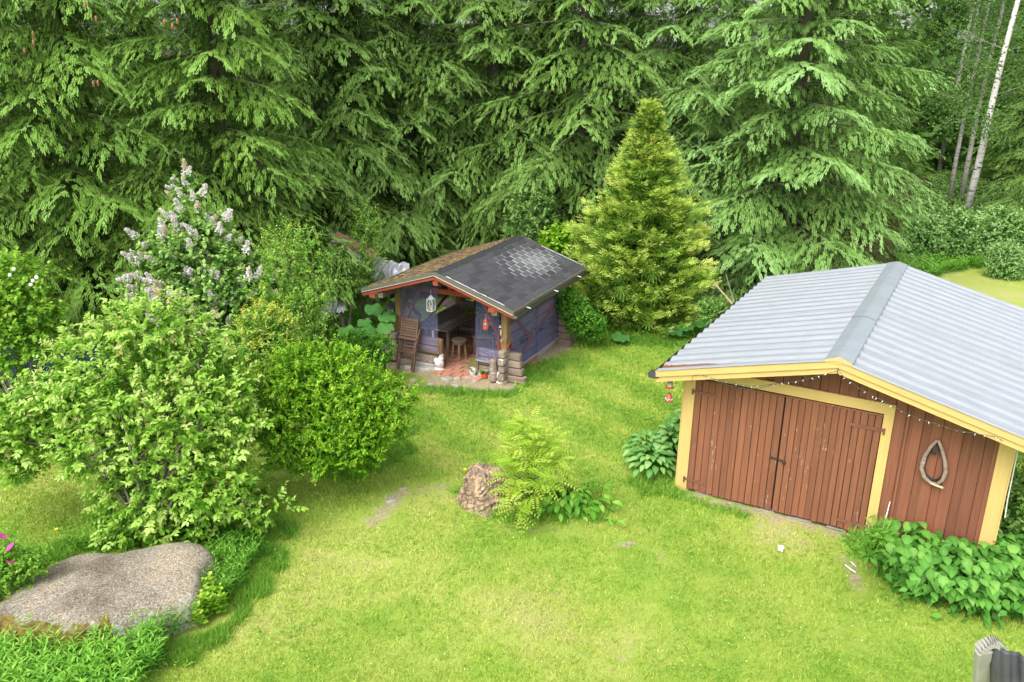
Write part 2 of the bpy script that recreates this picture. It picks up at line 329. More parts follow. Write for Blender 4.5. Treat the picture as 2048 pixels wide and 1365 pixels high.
    # shingles
    for nm, moss in (('shingle', 0), ('shingle_moss', 1)):
        m, nt, p, o = mat_base(nm); P = N(nt, 'ShaderNodeNewGeometry').outputs['Position']
        f = noise(nt, P, 90, 3, .7); oi = N(nt, 'ShaderNodeObjectInfo')
        c = ramp(nt, f, [(.3, (.028, .028, .031)), (.7, (.060, .060, .065))])
        c = mixc(nt, 1, c, ramp(nt, oi.outputs['Random'], [(0, (.7, .7, .7)), (1, (1.35, 1.35, 1.35))]), 'MULTIPLY')
        if moss:
            mo = noise(nt, P, 9, 6, .8); k = ramp(nt, mo, [(.49, (0, 0, 0)), (.54, (1, 1, 1))])
            c = mixc(nt, k, c, ramp(nt, noise(nt, P, 25, 4), [(.3, (.16, .09, .02)), (.5, (.36, .21, .04)), (.7, (.45, .34, .10))]))
        else:
            q0 = noise(nt, P, 30, 5, .8); c = mixc(nt, ramp(nt, q0, [(.56, (0, 0, 0)), (.7, (.35, .35, .35))]), c, (.25, .25, .26))
            e = N(nt, 'ShaderNodeAttribute', attribute_name='edge'); q = N(nt, 'ShaderNodeAttribute', attribute_name='lichen', attribute_type='OBJECT')
            k = mth(nt, 'MULTIPLY', mth(nt, 'ADD', mth(nt, 'MULTIPLY', e.outputs['Fac'], .9), mth(nt, 'MULTIPLY', noise(nt, P, 16, 5, .75), .5)), q.outputs['Fac'])
            c = mixc(nt, ramp(nt, k, [(.36, (0, 0, 0)), (.85, (.75, .75, .75))]), c, (.36, .37, .38))
        nt.links.new(c, p.inputs['Base Color']); p.inputs['Roughness'].default_value = .85; bump(nt, p, f, .4, .004); MAT[nm] = m
    # tinted clear corrugated plastic
    m, nt, p, o = mat_base('clear_plastic'); v, _ = stretch(nt, (1, 1, 1)); n = noise(nt, v, 1.3, 3)
    p.inputs['Base Color'].default_value = (.42, .46, .76, 1); p.inputs['Roughness'].default_value = .2
    t = N(nt, 'ShaderNodeBsdfTransparent'); nt.links.new(ramp(nt, n, [(.35, (.68, .74, .96)), (.65, (.86, .76, .90))]), t.inputs[0])
    mx = N(nt, 'ShaderNodeMixShader'); rb = N(nt, 'ShaderNodeAttribute', attribute_name='rib'); nt.links.new(mth(nt, 'ADD', mth(nt, 'MULTIPLY', mth(nt, 'POWER', rb.outputs['Fac'], 2), .12), .11), mx.inputs[0])  # opacity streaks on the ribs paint in the corrugations' edge-on sheen
    nt.links.new(t.outputs[0], mx.inputs[1]); nt.links.new(p.outputs[0], mx.inputs[2]); nt.links.new(mx.outputs[0], o.inputs[0]); MAT['plastic'] = m
build_mats()

# ------------------------------------------------------------------ garage and gazebo frames
GX, GY, GA = 2.52, 11.543, R(-29.129); GW, GD = 4.149, 5.582-.502
KX, KY, KA = -1.484, 15.709, R(-24.977)
def GL(u, v, z=0): return np.array([GX+u*math.cos(GA)-v*math.sin(GA), GY+u*math.sin(GA)+v*math.cos(GA), z])
def KL(u, v, z=0): return np.array([KX+u*math.cos(KA)-v*math.sin(KA), KY+u*math.sin(KA)+v*math.cos(KA), z])
def local(x, y, X0, Y0, A): dx, dy = x-X0, y-Y0; return dx*math.cos(A)+dy*math.sin(A), -dx*math.sin(A)+dy*math.cos(A)

# ------------------------------------------------------------------ ground
def seg_d(x, y, p, q):
    px, py = p[:2]; dx, dy = q[0]-px, q[1]-py; l = dx*dx+dy*dy+1e-9
    t = np.clip(((x-px)*dx+(y-py)*dy)/l, 0, 1); return np.hypot(x-px-t*dx, y-py-t*dy)
BARE = [((750, 1040), (800, 990), .28, .62), ((800, 990), (880, 975), .22, .55), ((1230, 1090), (1320, 1108), .05, 1.0), ((1385, 992), (1690, 1070), .17, .72),
        ((1520, 1050), (1600, 1080), .3, .42), ((1690, 1110), (1720, 1180), .16, .6), ((1330, 1130), (1285, 1240), .22, .36), ((1285, 1240), (1235, 1340), .22, .40), ((1690, 1270), (1720, 1290), .25, .42),
        ((800, 728), (870, 745), .35, .95), ((870, 765), (1010, 775), .35, .85), ((1050, 725), (1130, 690), .38, .9), ((1130, 690), (1145, 670), .3, .8), ((800, 775), (850, 770), .4, .5),
        ((560, 930), (600, 950), .4, .5), ((0, 750), (90, 740), .8, .9), ((1410, 1120), (1415, 1180), .1, .5), ((660, 1110), (830, 1130), .15, .4), ((1010, 1055), (1130, 1065), .22, .5), ((740, 590), (860, 590), .6, .6)]
BARE = [(gp(*a), gp(*b), w, s) for a, b, w, s in BARE]
TL = [(-60, 14.5), (-9, 14.8), (-7, 16.5), (-5.4, 20.5), (-2, 21.5), (1, 21.5), (3, 22), (5.5, 22), (9, 22.5), (11.5, 25.5), (14.5, 27.8), (19, 29.5), (60, 32)]
def masks(x, y):
    bare = np.zeros_like(x)
    for p, q, w, s in BARE: bare = np.maximum(bare, s*np.exp(-(seg_d(x, y, p, q)/w)**2*.8))
    tl = np.interp(x, [a for a, b in TL], [b for a, b in TL]); forest = np.clip((y-tl)/1.2+.4, 0, 1)
    forest = np.where((x > 22) & (y > 44), 0, forest)
    straw = np.zeros_like(x)
    for (a, b), w, s in (((960, 1180), 1.3, .5), ((640, 1120), .9, .7), ((520, 1250), .8, .8), ((900, 1010), .8, .7), ((1160, 1290), .9, .7), ((1560, 1060), .7, 1), ((900, 770), .9, .7), ((60, 1000), .9, .6), ((1500, 1200), .7, .4), ((1950, 580), 3, .8)):
        g = gp(a, b); straw += s*np.exp(-((x-g[0])**2+(y-g[1])**2)/w**2)
    # faint mowing swaths between gazebo and garage
    straw += .34*np.sin((x*.80+y*.60)*2*np.pi/1.05)*np.clip((y-10.5)/2, 0, 1)*np.clip((19-y)/3, 0, 1)
    return bare, forest, straw
def gz(x, y): return .03*np.sin(x*.9+1)*np.cos(y*.7)+.015*np.sin(x*2.3+y*1.7)
xs = np.concatenate([np.array([-400, -200, -100, -60, -40, -30, -24, -20, -17]), np.arange(-15, 26, .2), np.array([27, 29, 32, 36, 42, 50, 70, 110, 200, 400])])
ys = np.concatenate([np.array([-200, -80, -30, -10, 0, 3, 5]), np.arange(6.5, 40, .2), np.array([41, 43, 46, 50, 56, 65, 80, 110, 160, 260, 400, 700])])
X, Y = np.meshgrid(xs, ys); b, fo, st = masks(X, Y)
V = np.stack([X, Y, gz(X, Y)], -1).reshape(-1, 3); nx, ny = len(xs), len(ys)
i = (np.arange(ny-1)[:, None]*nx+np.arange(nx-1)).ravel(); F = np.stack([i, i+1, i+nx+1, i+nx], 1)
place('ground', fast_mesh('ground', V, F, MAT['lawn'], {'bare': b, 'forest': fo, 'straw': st}, True)); bpy.data.objects['ground']['kind'] = 'structure'

# ------------------------------------------------------------------ leaf scattering
def norm(a): return a/(np.linalg.norm(a, axis=-1, keepdims=True)+1e-9)
def scatter(T, F, pos, d, n, scale, tint, wid=None):
    d = norm(d); x = norm(np.cross(d, n)); z = np.cross(x, d)
    T = np.asarray(T, float); s = np.asarray(scale)[:, None]; w = s if wid is None else s*np.asarray(wid)[:, None]
    V = pos[:, None]+(T[None, :, 0]*w)[..., None]*x[:, None]+(T[None, :, 1]*s)[..., None]*d[:, None]+(T[None, :, 2]*s)[..., None]*z[:, None]
    k = len(T); Fa = (np.asarray(F)[None]+np.arange(len(pos))[:, None, None]*k).reshape(-1, len(F[0]))
    return V.reshape(-1, 3), Fa, np.repeat(tint, k)
def join(parts):
    Vs, Fs, Ts, b = [], [], [], 0
    for V, F, T in parts: Vs.append(V); Fs.append(F+b); Ts.append(T); b += len(V)
    return np.concatenate(Vs), np.concatenate(Fs), np.concatenate(Ts)
KITE = ([(0, 0, 0), (-.24, .42, .05), (.24, .42, .05), (0, 1, -.04)], [(0, 3, 1), (0, 2, 3)])
LANCE = ([(0, 0, 0), (-.10, .35, .03), (.10, .35, .03), (0, .5, 0), (0, 1, -.14)], [(0, 3, 1), (0, 2, 3), (1, 3, 4), (3, 2, 4)])
OVATE = ([(0, 0, 0), (-.29, .30, .07), (.29, .30, .07), (-.22, .66, .04), (.22, .66, .04), (0, 1, -.12), (0, .45, 0)],
         [(0, 6, 1), (1, 6, 3), (3, 6, 5), (0, 2, 6), (2, 4, 6), (6, 4, 5)])
def fan(nf=7, spread=1.0, wl=.11):   # flat spray of fingers, quads
    V = []; F = []
    for k in range(nf):
        a = (k/(nf-1)-.5)*2*spread; l = 1-.35*abs(k/(nf-1)-.5)*2; b = len(V); o = (0, .12*(1-abs(a)), 0)
        c, s = math.cos(a), math.sin(a)
        for (u, v) in ((-wl*.5, .05), (wl*.5, .05), (wl*.55, l), (-wl*.55, l)):
            V.append((u*c+v*s, -u*s*0+v*c+o[1], -.12*(v)**2+(.05 if k % 2 else -.03)*v))
        F.append((b, b+1, b+2, b+3))
    return V, F
def spray3(seed, nk=7, ln=.36, w=.040, cone=.46, flat=.35):   # tuft of blunt needle shoots around a short axis, two triangles each
    g = np.random.default_rng(seed); V = []; F = []; W_ = []
    for k in range(nk):
        y0 = .62*k/nk; a = (1 if k % 2 else -1)*g.uniform(.35, 1.1)*cone*(1-.35*k/nk); e = g.normal()*.35*flat; d = np.array([math.sin(a), math.cos(a), e]); d /= np.linalg.norm(d)
        x = np.cross(d, [g.normal()*.3, g.normal()*.2, 1.]); x /= np.linalg.norm(x); l = ln*g.uniform(.8, 1.15); p = np.array([0, y0, -.12*y0*y0]); q = p+d*l+np.array([0, 0, -.05]); m = p+d*l*.72
        b = len(V); V += [tuple(p), tuple(m+x*w), tuple(m-x*w), tuple(q)]; W_ += [0, .7, .7, 1]; F += [(b, b+1, b+2), (b+1, b+3, b+2)]
    return V, F, W_
SPR = [spray3(k) for k in range(4)]; SPF = [spray3(k+9, 7, .40, .045, .95, .3) for k in range(3)]
def scatter_sprays(SP, P, D, Nn, S, T, tipk=.24):
    out = []; g = np.random.default_rng(len(P)); sel = g.integers(0, len(SP), len(P))
    for i, (V0_, F0_, W0_) in enumerate(SP):
        m = sel == i; V, F, TT = scatter(V0_, F0_, P[m], D[m], Nn[m], S[m], T[m]); out.append((V, F, np.where(TT > .95, TT, np.clip(TT-tipk*.45+tipk*np.tile(W0_, m.sum()), 0, .94))))
    return join(out)
FAN = fan()

def inside(P, blobs, k=.72):
    m = np.zeros(len(P), bool)
    for c, r in blobs: m |= (((P-c)/(r*k))**2).sum(1) < 1
    return m
def blob_px(lst, dep, dz=1.0):
    out = []
    for it in lst:
        px, py, rp = it[:3]; dd = it[3] if len(it) > 3 else 0
        r = rp*(dep+dd)/FPX; out.append((W(px, py, dep+dd), np.array([r, r*1.0, r*dz])))
    return out
def leaf_crown(name, blobs, ntw, k, L, twl, tmpl, mat, parent=None, tint0=.45, droop=.25, seed=1, wid=1.0, jit=(.78, 1.06), zmin=.05, up=.35, top=.35, back=.35, kind=None, shag=.0):
    g = np.random.default_rng(seed); ar = np.array([(r**2).mean() for c, r in blobs]); cnt = (ar/ar.sum()*ntw).astype(int)+1; P = []; D = []
    for (c, r), n in zip(blobs, cnt):
        d = norm(g.normal(size=(n*2, 3))); keep = (d[:, 1] < .25) | (g.random(n*2) < back); d = d[keep][:int(n*1.25)]
        P.append(c+d*r*g.uniform(jit[0], jit[1], (len(d), 1))); D.append(d)
    P = np.concatenate(P); D = np.concatenate(D); P = P+g.normal(size=P.shape)*shag; m = ~inside(P, blobs) & (P[:, 2] > zmin); P, D = P[m], D[m]
    zr = (P[:, 2]-P[:, 2].min())/(np.ptp(P[:, 2])+.01)
    ax = norm(D+np.array([0, 0, up])+g.normal(size=D.shape)*.35); n = len(P)
    t = np.linspace(.1, 1, k)[None, :]*np.ones((n, 1)); pos = P[:, None]+ax[:, None]*(t*twl)[..., None]
    side = norm(np.cross(ax, g.normal(size=ax.shape)))[:, None]*np.where(np.arange(k) % 2, 1, -1)[None, :, None]+g.normal(size=(n, k, 3))*.45
    d = norm(ax[:, None]*.75+side*.9+np.array([0, 0, -droop])+0*pos); nn = norm(np.array([0, 0, 1.])+ax[:, None]*.35+g.normal(size=(n, k, 3))*.25)
    tw = g.normal(size=n)*.14
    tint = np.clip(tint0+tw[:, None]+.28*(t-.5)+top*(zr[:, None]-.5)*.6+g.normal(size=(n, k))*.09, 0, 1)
    sc = L*(1.08-.35*t)*g.uniform(.75, 1.2, (n, k))
    V, F, T = scatter(*tmpl, pos.reshape(-1, 3), d.reshape(-1, 3), nn.reshape(-1, 3), sc.ravel(), tint.ravel(), np.full(n*k, wid))
    me = fast_mesh(name, V, F, mat, T); o = place(name, me, parent)
    return o, P, ax
def limbs(name, base, targets, parent, mat, r0=.03, n=14, seed=0, side=4, split=1):
    g = random.Random(seed); m = MB(); T = [targets[i] for i in g.sample(range(len(targets)), min(n, len(targets)))]
    for q in T:
        b0 = Vector(base)+Vector((g.uniform(-1, 1), g.uniform(-1, 1), 0))*r0*4; q = Vector(q)
        mid = b0.lerp(q, .45)+Vector((0, 0, .18*(q-b0).length))+Vector((g.uniform(-.1, .1), g.uniform(-.1, .1), 0))*(q-b0).length
        pts = [b0, b0.lerp(mid, .5)+Vector((0, 0, .05)), mid, mid.lerp(q, .55)+Vector((0, 0, .04)), q]; m.tube(pts, [r0, r0*.8, r0*.55, r0*.35, r0*.15], side, False)
        for s in range(split):
            q2 = Vector(T[g.randrange(len(T))]); 
            if (q2-mid).length < (q-b0).length*.7: m.tube([mid, mid.lerp(q2, .5)+Vector((0, 0, .06)), q2], [r0*.4, r0*.28, r0*.1], 3, False)
    return m.build(name, mat, parent, True)

# ------------------------------------------------------------------ spruces
def spruce_mesh(seed, H, RR, nb, zmin=.5, spc=.16, sps=.12, sl=.24, sag=.22, mat='spruce', bright=0, wood_n=True, upturn=.3, back=.55, hang=.75):
    g = np.random.default_rng(seed); P = []; D = []; S = []; T = []; wm = MB(); az = g.random()*6.28
    for i in range(nb):
        wh = 7; iw = i//wh; z = zmin+(H-zmin)*((iw+.5)/(nb/wh))**1.1+g.normal()*.06; az = iw*1.1+(i % wh)*2*math.pi/wh+g.normal()*.16
        L = RR*max(.05, 1-z/H)**.72*g.uniform(.70, 1.15)+.15
        dirh = np.array([math.cos(az), math.sin(az), 0]); rear = dirh[1] > .35; lat = np.array([-dirh[1], dirh[0], 0])
        if rear and g.random() > back: continue
        sg = sag*g.uniform(.6, 1.5); ut = upturn*g.uniform(.5, 1.4); hi = 1.7 if z > 10.2 else 1; ns = max(4, int(L/spc/(1.6 if rear else 1)/hi))
        s = np.linspace(.16, 1, ns); wob = g.normal()*.08
        def cur(s): return np.stack([dirh[k]*L*s+lat[k]*L*wob*s*s for k in range(2)]+[z+ut*L*s*.5-sg*L*s**2.4-sg*.4*L*s], -1)
        tb = g.normal()*.05; C = cur(s); Tn = norm(np.gradient(C, axis=0))
        if wood_n and L > .5 and not rear and g.random() < .7:
            q = cur(np.linspace(0, .8, 5)); wm.tube([tuple(a) for a in q], [.008+.008*L, .007+.006*L, .006+.004*L, .008, .004], 3, False)
        for sd in (-1, 1):
            l = (.30*L*np.sqrt(np.clip(1-((s-.60)/.47)**2, .04, 1))+.14)*g.uniform(.72, 1.1, ns)
            for j in range(ns):
                m = max(2, int(l[j]/sps/(1.5 if rear else 1)/(1.2 if hi > 1 else 1))); t = np.linspace(.25, 1, m)
                sdv = norm(Tn[j]*(.35+.75*s[j])+lat*sd*.85+g.normal(size=3)*.10); pp = C[j]+sdv*(t*l[j])[:, None]; pp[:, 2] -= .34*l[j]*t**1.8
                dd = sdv*(.7)+np.array([0, 0, -hang])*(.25+.75*t[:, None])*g.uniform(.5, 1.3, (m, 1))+g.normal(size=(m, 3))*.12+Tn[j]*.40; pp = pp+g.normal(size=pp.shape)*.03
                P.append(pp); D.append(dd); S.append(sl*g.uniform(.7, 1.25, m)*(1.25 if rear else 1)*(1.25 if hi > 1 else 1)); T.append(.14+.26*t*s[j]**.5+.38*s[j]**2+tb+g.normal(size=m)*.06)
        m = max(3, int(L/.1)); s2 = g.uniform(.25, 1, m); pp = cur(s2); dd = dirh*.8+lat*g.normal(size=(m, 1))*.5+np.array([0, 0, -.25])
        P.append(pp); D.append(dd); S.append(sl*g.uniform(.7, 1.1, m)); T.append(.36+.44*s2**2+tb+g.normal(size=m)*.06)
    if H > 6:   # hanging inner twigs that veil the trunk; dark tint paints the interior shade
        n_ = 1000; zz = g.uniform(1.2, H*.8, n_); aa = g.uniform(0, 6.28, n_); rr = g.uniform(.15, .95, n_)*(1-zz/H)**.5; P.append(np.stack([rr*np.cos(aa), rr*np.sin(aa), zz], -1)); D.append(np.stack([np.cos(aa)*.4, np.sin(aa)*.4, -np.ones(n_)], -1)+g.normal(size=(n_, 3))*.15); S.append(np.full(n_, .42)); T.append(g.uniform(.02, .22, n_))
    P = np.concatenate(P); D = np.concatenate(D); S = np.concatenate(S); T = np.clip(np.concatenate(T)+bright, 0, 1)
    nrm = norm(np.array([0, 0, 1.])+norm(P*np.array([1, 1, 0]))*.8+g.normal(size=P.shape)*.18)
    V, F, TT = scatter_sprays(SPR, P, D, nrm, S, T, .30)
    me = fast_mesh('crown', V, F, MAT[mat], TT); wme = wm.mesh('branches', MAT['twig'], True)
    tm = MB(); tm.tube([(0, 0, -.1), (0, 0, H*.35), (.03, .02, H*.7), (0, 0, H)], [.03+.016*H, .025+.012*H, .012*H*.6, .02], 8)
    for k in range(26):   # dead inner twigs
        z = g.uniform(.4, H*.6); a = g.uniform(0, 6.28); L = g.uniform(.5, 1.5); dx, dy = math.cos(a)*L, math.sin(a)*L
        tm.tube([(0, 0, z), (dx*.5, dy*.5, z-.05), (dx, dy, z-.3*L)], [.016, .010, .004], 3, False)
    return me, wme, tm.mesh('trunk', MAT['bark'], True)
LIB = {}
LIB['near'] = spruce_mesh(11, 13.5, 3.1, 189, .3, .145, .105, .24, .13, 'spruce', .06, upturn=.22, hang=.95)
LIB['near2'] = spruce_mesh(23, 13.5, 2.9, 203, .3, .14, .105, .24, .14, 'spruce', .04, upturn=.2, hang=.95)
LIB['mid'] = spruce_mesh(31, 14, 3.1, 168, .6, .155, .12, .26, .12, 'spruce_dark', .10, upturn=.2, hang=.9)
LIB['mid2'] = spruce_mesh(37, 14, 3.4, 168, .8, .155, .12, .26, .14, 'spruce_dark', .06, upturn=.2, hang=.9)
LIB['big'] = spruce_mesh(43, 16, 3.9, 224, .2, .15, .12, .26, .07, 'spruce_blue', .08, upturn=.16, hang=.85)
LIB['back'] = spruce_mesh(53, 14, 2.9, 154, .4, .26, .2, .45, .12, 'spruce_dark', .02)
LIB['small'] = spruce_mesh(59, 3.6, 1.5, 60, .15, .14, .11, .2, .15, 'spruce', 0)
def spruce(kind, x, y, label, s=1.0, rz=0.0, group='tall spruces edging the lawn'):
    t = thing('spruce_tree', label, 'tree', (x, y, 0), rz, group); t.scale = (s, s, s); c, w, k = LIB[kind]
    place('crown', c, t); place('branches', w, t)['kind'] = 'stuff'; place('trunk', k, t); return t
def at(px, dep, py=600): p = W(px, py, dep); return p[0], p[1]
def atx(px, ydist):
    # ground point whose plan bearing matches a column at mid height
    d = ray(px, 350); t = ydist/d[1]; return d[0]*t, ydist
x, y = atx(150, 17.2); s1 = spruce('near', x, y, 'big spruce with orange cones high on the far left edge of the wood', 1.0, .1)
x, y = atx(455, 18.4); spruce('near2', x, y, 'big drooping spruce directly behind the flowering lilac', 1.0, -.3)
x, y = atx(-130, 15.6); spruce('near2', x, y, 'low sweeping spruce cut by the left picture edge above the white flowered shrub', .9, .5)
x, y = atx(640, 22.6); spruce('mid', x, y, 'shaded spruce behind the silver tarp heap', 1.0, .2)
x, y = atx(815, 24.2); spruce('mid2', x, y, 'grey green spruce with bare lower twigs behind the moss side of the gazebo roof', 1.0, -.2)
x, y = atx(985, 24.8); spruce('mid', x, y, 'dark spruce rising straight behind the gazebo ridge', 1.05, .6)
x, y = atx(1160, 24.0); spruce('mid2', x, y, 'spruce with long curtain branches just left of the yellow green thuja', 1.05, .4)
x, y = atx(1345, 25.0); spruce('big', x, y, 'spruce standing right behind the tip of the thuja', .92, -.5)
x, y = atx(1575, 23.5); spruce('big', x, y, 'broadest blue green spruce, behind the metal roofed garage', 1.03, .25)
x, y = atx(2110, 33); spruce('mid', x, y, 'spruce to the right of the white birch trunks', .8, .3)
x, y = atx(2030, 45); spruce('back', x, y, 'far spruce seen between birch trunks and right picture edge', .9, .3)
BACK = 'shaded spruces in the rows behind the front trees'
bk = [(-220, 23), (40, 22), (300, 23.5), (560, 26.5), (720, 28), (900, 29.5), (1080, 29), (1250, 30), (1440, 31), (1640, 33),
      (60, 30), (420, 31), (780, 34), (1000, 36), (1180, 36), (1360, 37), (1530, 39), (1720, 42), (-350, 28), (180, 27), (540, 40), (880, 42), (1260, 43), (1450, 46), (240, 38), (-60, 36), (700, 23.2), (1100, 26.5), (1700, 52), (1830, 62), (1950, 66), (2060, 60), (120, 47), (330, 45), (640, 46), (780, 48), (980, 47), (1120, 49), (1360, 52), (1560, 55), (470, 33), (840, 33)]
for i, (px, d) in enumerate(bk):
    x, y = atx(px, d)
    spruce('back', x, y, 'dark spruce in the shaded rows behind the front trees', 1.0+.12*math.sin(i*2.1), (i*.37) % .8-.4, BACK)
# cones on the left spruce
cm = MB(); cm.lathe([(.004, 0), (.022, -.02), (.028, -.06), (.02, -.11), (.004, -.14)], 8); cme = cm.mesh('cone', MAT['cone'], True)
for (px, py) in ((65, 62), (66, 80), (191, 31), (328, 38), (344, 46), (354, 36), (186, 161), (195, 160), (48, 95), (170, 3)):
    w = W(px, py, 14.6); o = place('cone', cme, s1); o.location = s1.matrix_world.inverted() @ Vector(w) if False else (Matrix.Translation(s1.location) @ Matrix.Rotation(.1, 4, 'Z')).inverted() @ Vector(w)
    o.scale = (.85,)*3

# ------------------------------------------------------------------ birches
BL = fast_mesh
def birch(px0, py0, px1, dep_r, label, H=16, n=0, seed=1, group='white trunked birches right of the spruces'):
    b = gp(px0, py0); d = math.hypot(b[0], b[1]); dr = ray(px1, 0); dd = dr*(b[1]/dr[1])+np.array([0, 0, HC])
    lean = Vector((dd[0]-b[0], dd[1]*0, dd[2])); lx = lean.x/max(lean.z, 1)
    t = thing('birch_tree', label, 'tree', tuple(b), 0, group); m = MB(); g = random.Random(seed); pts = []
    for k in range(9):
        z = H*k/8; pts.append((lx*z+.06*math.sin(k*1.3+seed), .05*math.cos(k+seed), z-.1))
    m.tube(pts, [dep_r*(1-.8*(k/8)) for k in range(9)], 9); m.build('trunk', MAT['birch_bark' if seed == 1 else 'birch_bark_shaded'], t, True)
    gg = np.random.default_rng(seed); nb = 26; Ps = []; bm_ = MB()
    for k in range(nb):
        z = gg.uniform(2.8, H); a = gg.uniform(0, 6.28); L = gg.uniform(.9, 2.4)*(1.1-.5*z/H); p0 = Vector((lx*z, 0, z)); p1 = p0+Vector((math.cos(a)*L, math.sin(a)*L, .35*L)); p2 = p1+Vector((math.cos(a)*.5, math.sin(a)*.5, -.5))
        bm_.tube([p0, p1, p2], [.022, .012, .004], 3, False); Ps += [np.array(p0.lerp(p1, q)) for q in np.linspace(.4, 1, 8)]+[np.array(p1.lerp(p2, q)) for q in (.3, .6, 1)]*2
    bm_.build('branches', MAT['twig'], t)['kind'] = 'stuff'
    Ps = np.array(Ps); Ps = np.repeat(Ps, 26, 0)+gg.normal(size=(len(Ps)*26, 3))*np.array([.28, .28, .34]); nn = len(Ps)
    V, F, T = scatter(*KITE, Ps, gg.normal(size=(nn, 3))+np.array([0, 0, -.5]), gg.normal(size=(nn, 3)), gg.uniform(.07, .12, nn), np.clip(.5+gg.normal(size=nn)*.2, 0, 1), np.full(nn, 1.5))
    place('crown', fast_mesh('crown', V, F, MAT['birch_leaf'], T), t); return t
birch(1930, 426, 2036, .155, 'tallest and whitest birch, nearest to the lawn at far right', seed=1)
birch(1917, 405, 2008, .11, 'shade-toned birch immediately left of the whitest birch', seed=2)
birch(1897, 403, 1978, .10, 'dark flecked birch, third from the right in the row', seed=3)
birch(1878, 347, 1948, .13, 'far birch with its foot in shade left of the flecked birch', seed=4)
birch(1896, 312, 1962, .14, 'distant slim birch seen between two nearer birches', seed=5)
birch(1836, 292, 1893, .13, 'thin pale birch close to the right side of the broad spruce', seed=6)
birch(1824, 260, 1858, .13, 'faintest birch half hidden by the broad spruce branches', seed=7)
# distant woodland edge beyond the birches
blobs = []
g = np.random.default_rng(5)
for k in range(60):
    yy = g.uniform(50, 70); xx = g.uniform(.25, .95)*yy; r = g.uniform(2.2, 3.6); blobs.append((np.array([xx, yy, g.uniform(.8, 13)]), np.array([r, r, r])))
o, _, _ = leaf_crown('far_woodland', blobs, 6500, 5, .72, .9, KITE, MAT['birch_leaf'], None, .45, seed=9, wid=1.4)
tag(o, 'distant leafy woodland seen as one green mass behind the birches', 'woodland', kind='stuff')

# ------------------------------------------------------------------ thuja
def thuja():
    b = gp(1272, 650); t = thing('thuja_tree', 'large yellow green thuja conifer standing right of the gazebo', 'tree', tuple(b)); g = np.random.default_rng(4)
    H = 5.1; n = 900; z = H*(g.random(n)**.85); a = g.uniform(0, 6.28, n)
    def prof(z):
        return np.interp(z/H, [0, .05, .18, .35, .5, .65, .8, .92, 1.0], [1.0, 1.2, 1.36, 1.36, 1.14, .78, .36, .08, -.04])
    keep = (np.sin(a) < .3) | (g.random(n) < .5); z, a = z[keep], a[keep]; n = len(z); r = (prof(z)+.07)*g.uniform(.66, 1.16, n)*(1+.10*np.sin(a*4+z*3.1)+.07*np.sin(z*7+a*2))
    C = np.stack([r*np.cos(a), r*np.sin(a), z+.05], -1); out = norm(np.stack([np.cos(a), np.sin(a), np.full(n, .35)], -1))
    k = 24; lat = np.stack([-np.sin(a), np.cos(a), np.zeros(n)], -1)[:, None]; tw = g.uniform(-.7, .7, (n, k, 1)); P = C[:, None]+lat*g.normal(size=(n, k, 1))*.12*np.clip(1.2-z/H, .25, 1)[:, None, None]+g.normal(size=(n, k, 3))*.035+out[:, None]*g.uniform(-.2, .14, (n, k, 1))
    D = out[:, None]*.8+lat*tw+np.array([0, 0, .25])+g.normal(size=(n, k, 3))*.2; Nn = np.array([0, 0, 1.])+out[:, None]*.5+g.normal(size=(n, k, 3))*.35
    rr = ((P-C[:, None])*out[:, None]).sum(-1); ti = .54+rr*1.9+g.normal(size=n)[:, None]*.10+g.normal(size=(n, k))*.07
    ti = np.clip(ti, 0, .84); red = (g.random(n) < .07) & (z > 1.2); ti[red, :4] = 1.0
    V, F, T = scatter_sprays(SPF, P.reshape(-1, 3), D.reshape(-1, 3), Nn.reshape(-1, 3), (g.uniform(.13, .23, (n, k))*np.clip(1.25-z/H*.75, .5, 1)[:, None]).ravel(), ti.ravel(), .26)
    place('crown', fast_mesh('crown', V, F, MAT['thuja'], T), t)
    m = MB(); m.tube([(0, 0, -.1), (0, 0, 2.5), (0, 0, 4.9)], [.12, .08, .02], 8)
    for k in range(60):
        zz = random.uniform(.1, 4.5); aa = random.uniform(0, 6.28); q = float(prof(zz))*.8; m.tube([(0, 0, max(0, zz-.4)), (q*math.cos(aa), q*math.sin(aa), zz)], [.02, .006], 3, False)
    # inner mass of shaded scale foliage
    m.build('trunk', MAT['bark'], t, True)
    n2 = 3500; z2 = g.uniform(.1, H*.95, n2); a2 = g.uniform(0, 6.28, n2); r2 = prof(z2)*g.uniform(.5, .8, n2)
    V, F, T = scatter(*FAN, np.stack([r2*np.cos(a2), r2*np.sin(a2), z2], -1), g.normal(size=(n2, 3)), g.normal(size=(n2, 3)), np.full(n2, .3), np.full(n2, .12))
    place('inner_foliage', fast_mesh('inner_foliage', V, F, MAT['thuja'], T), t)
thuja()

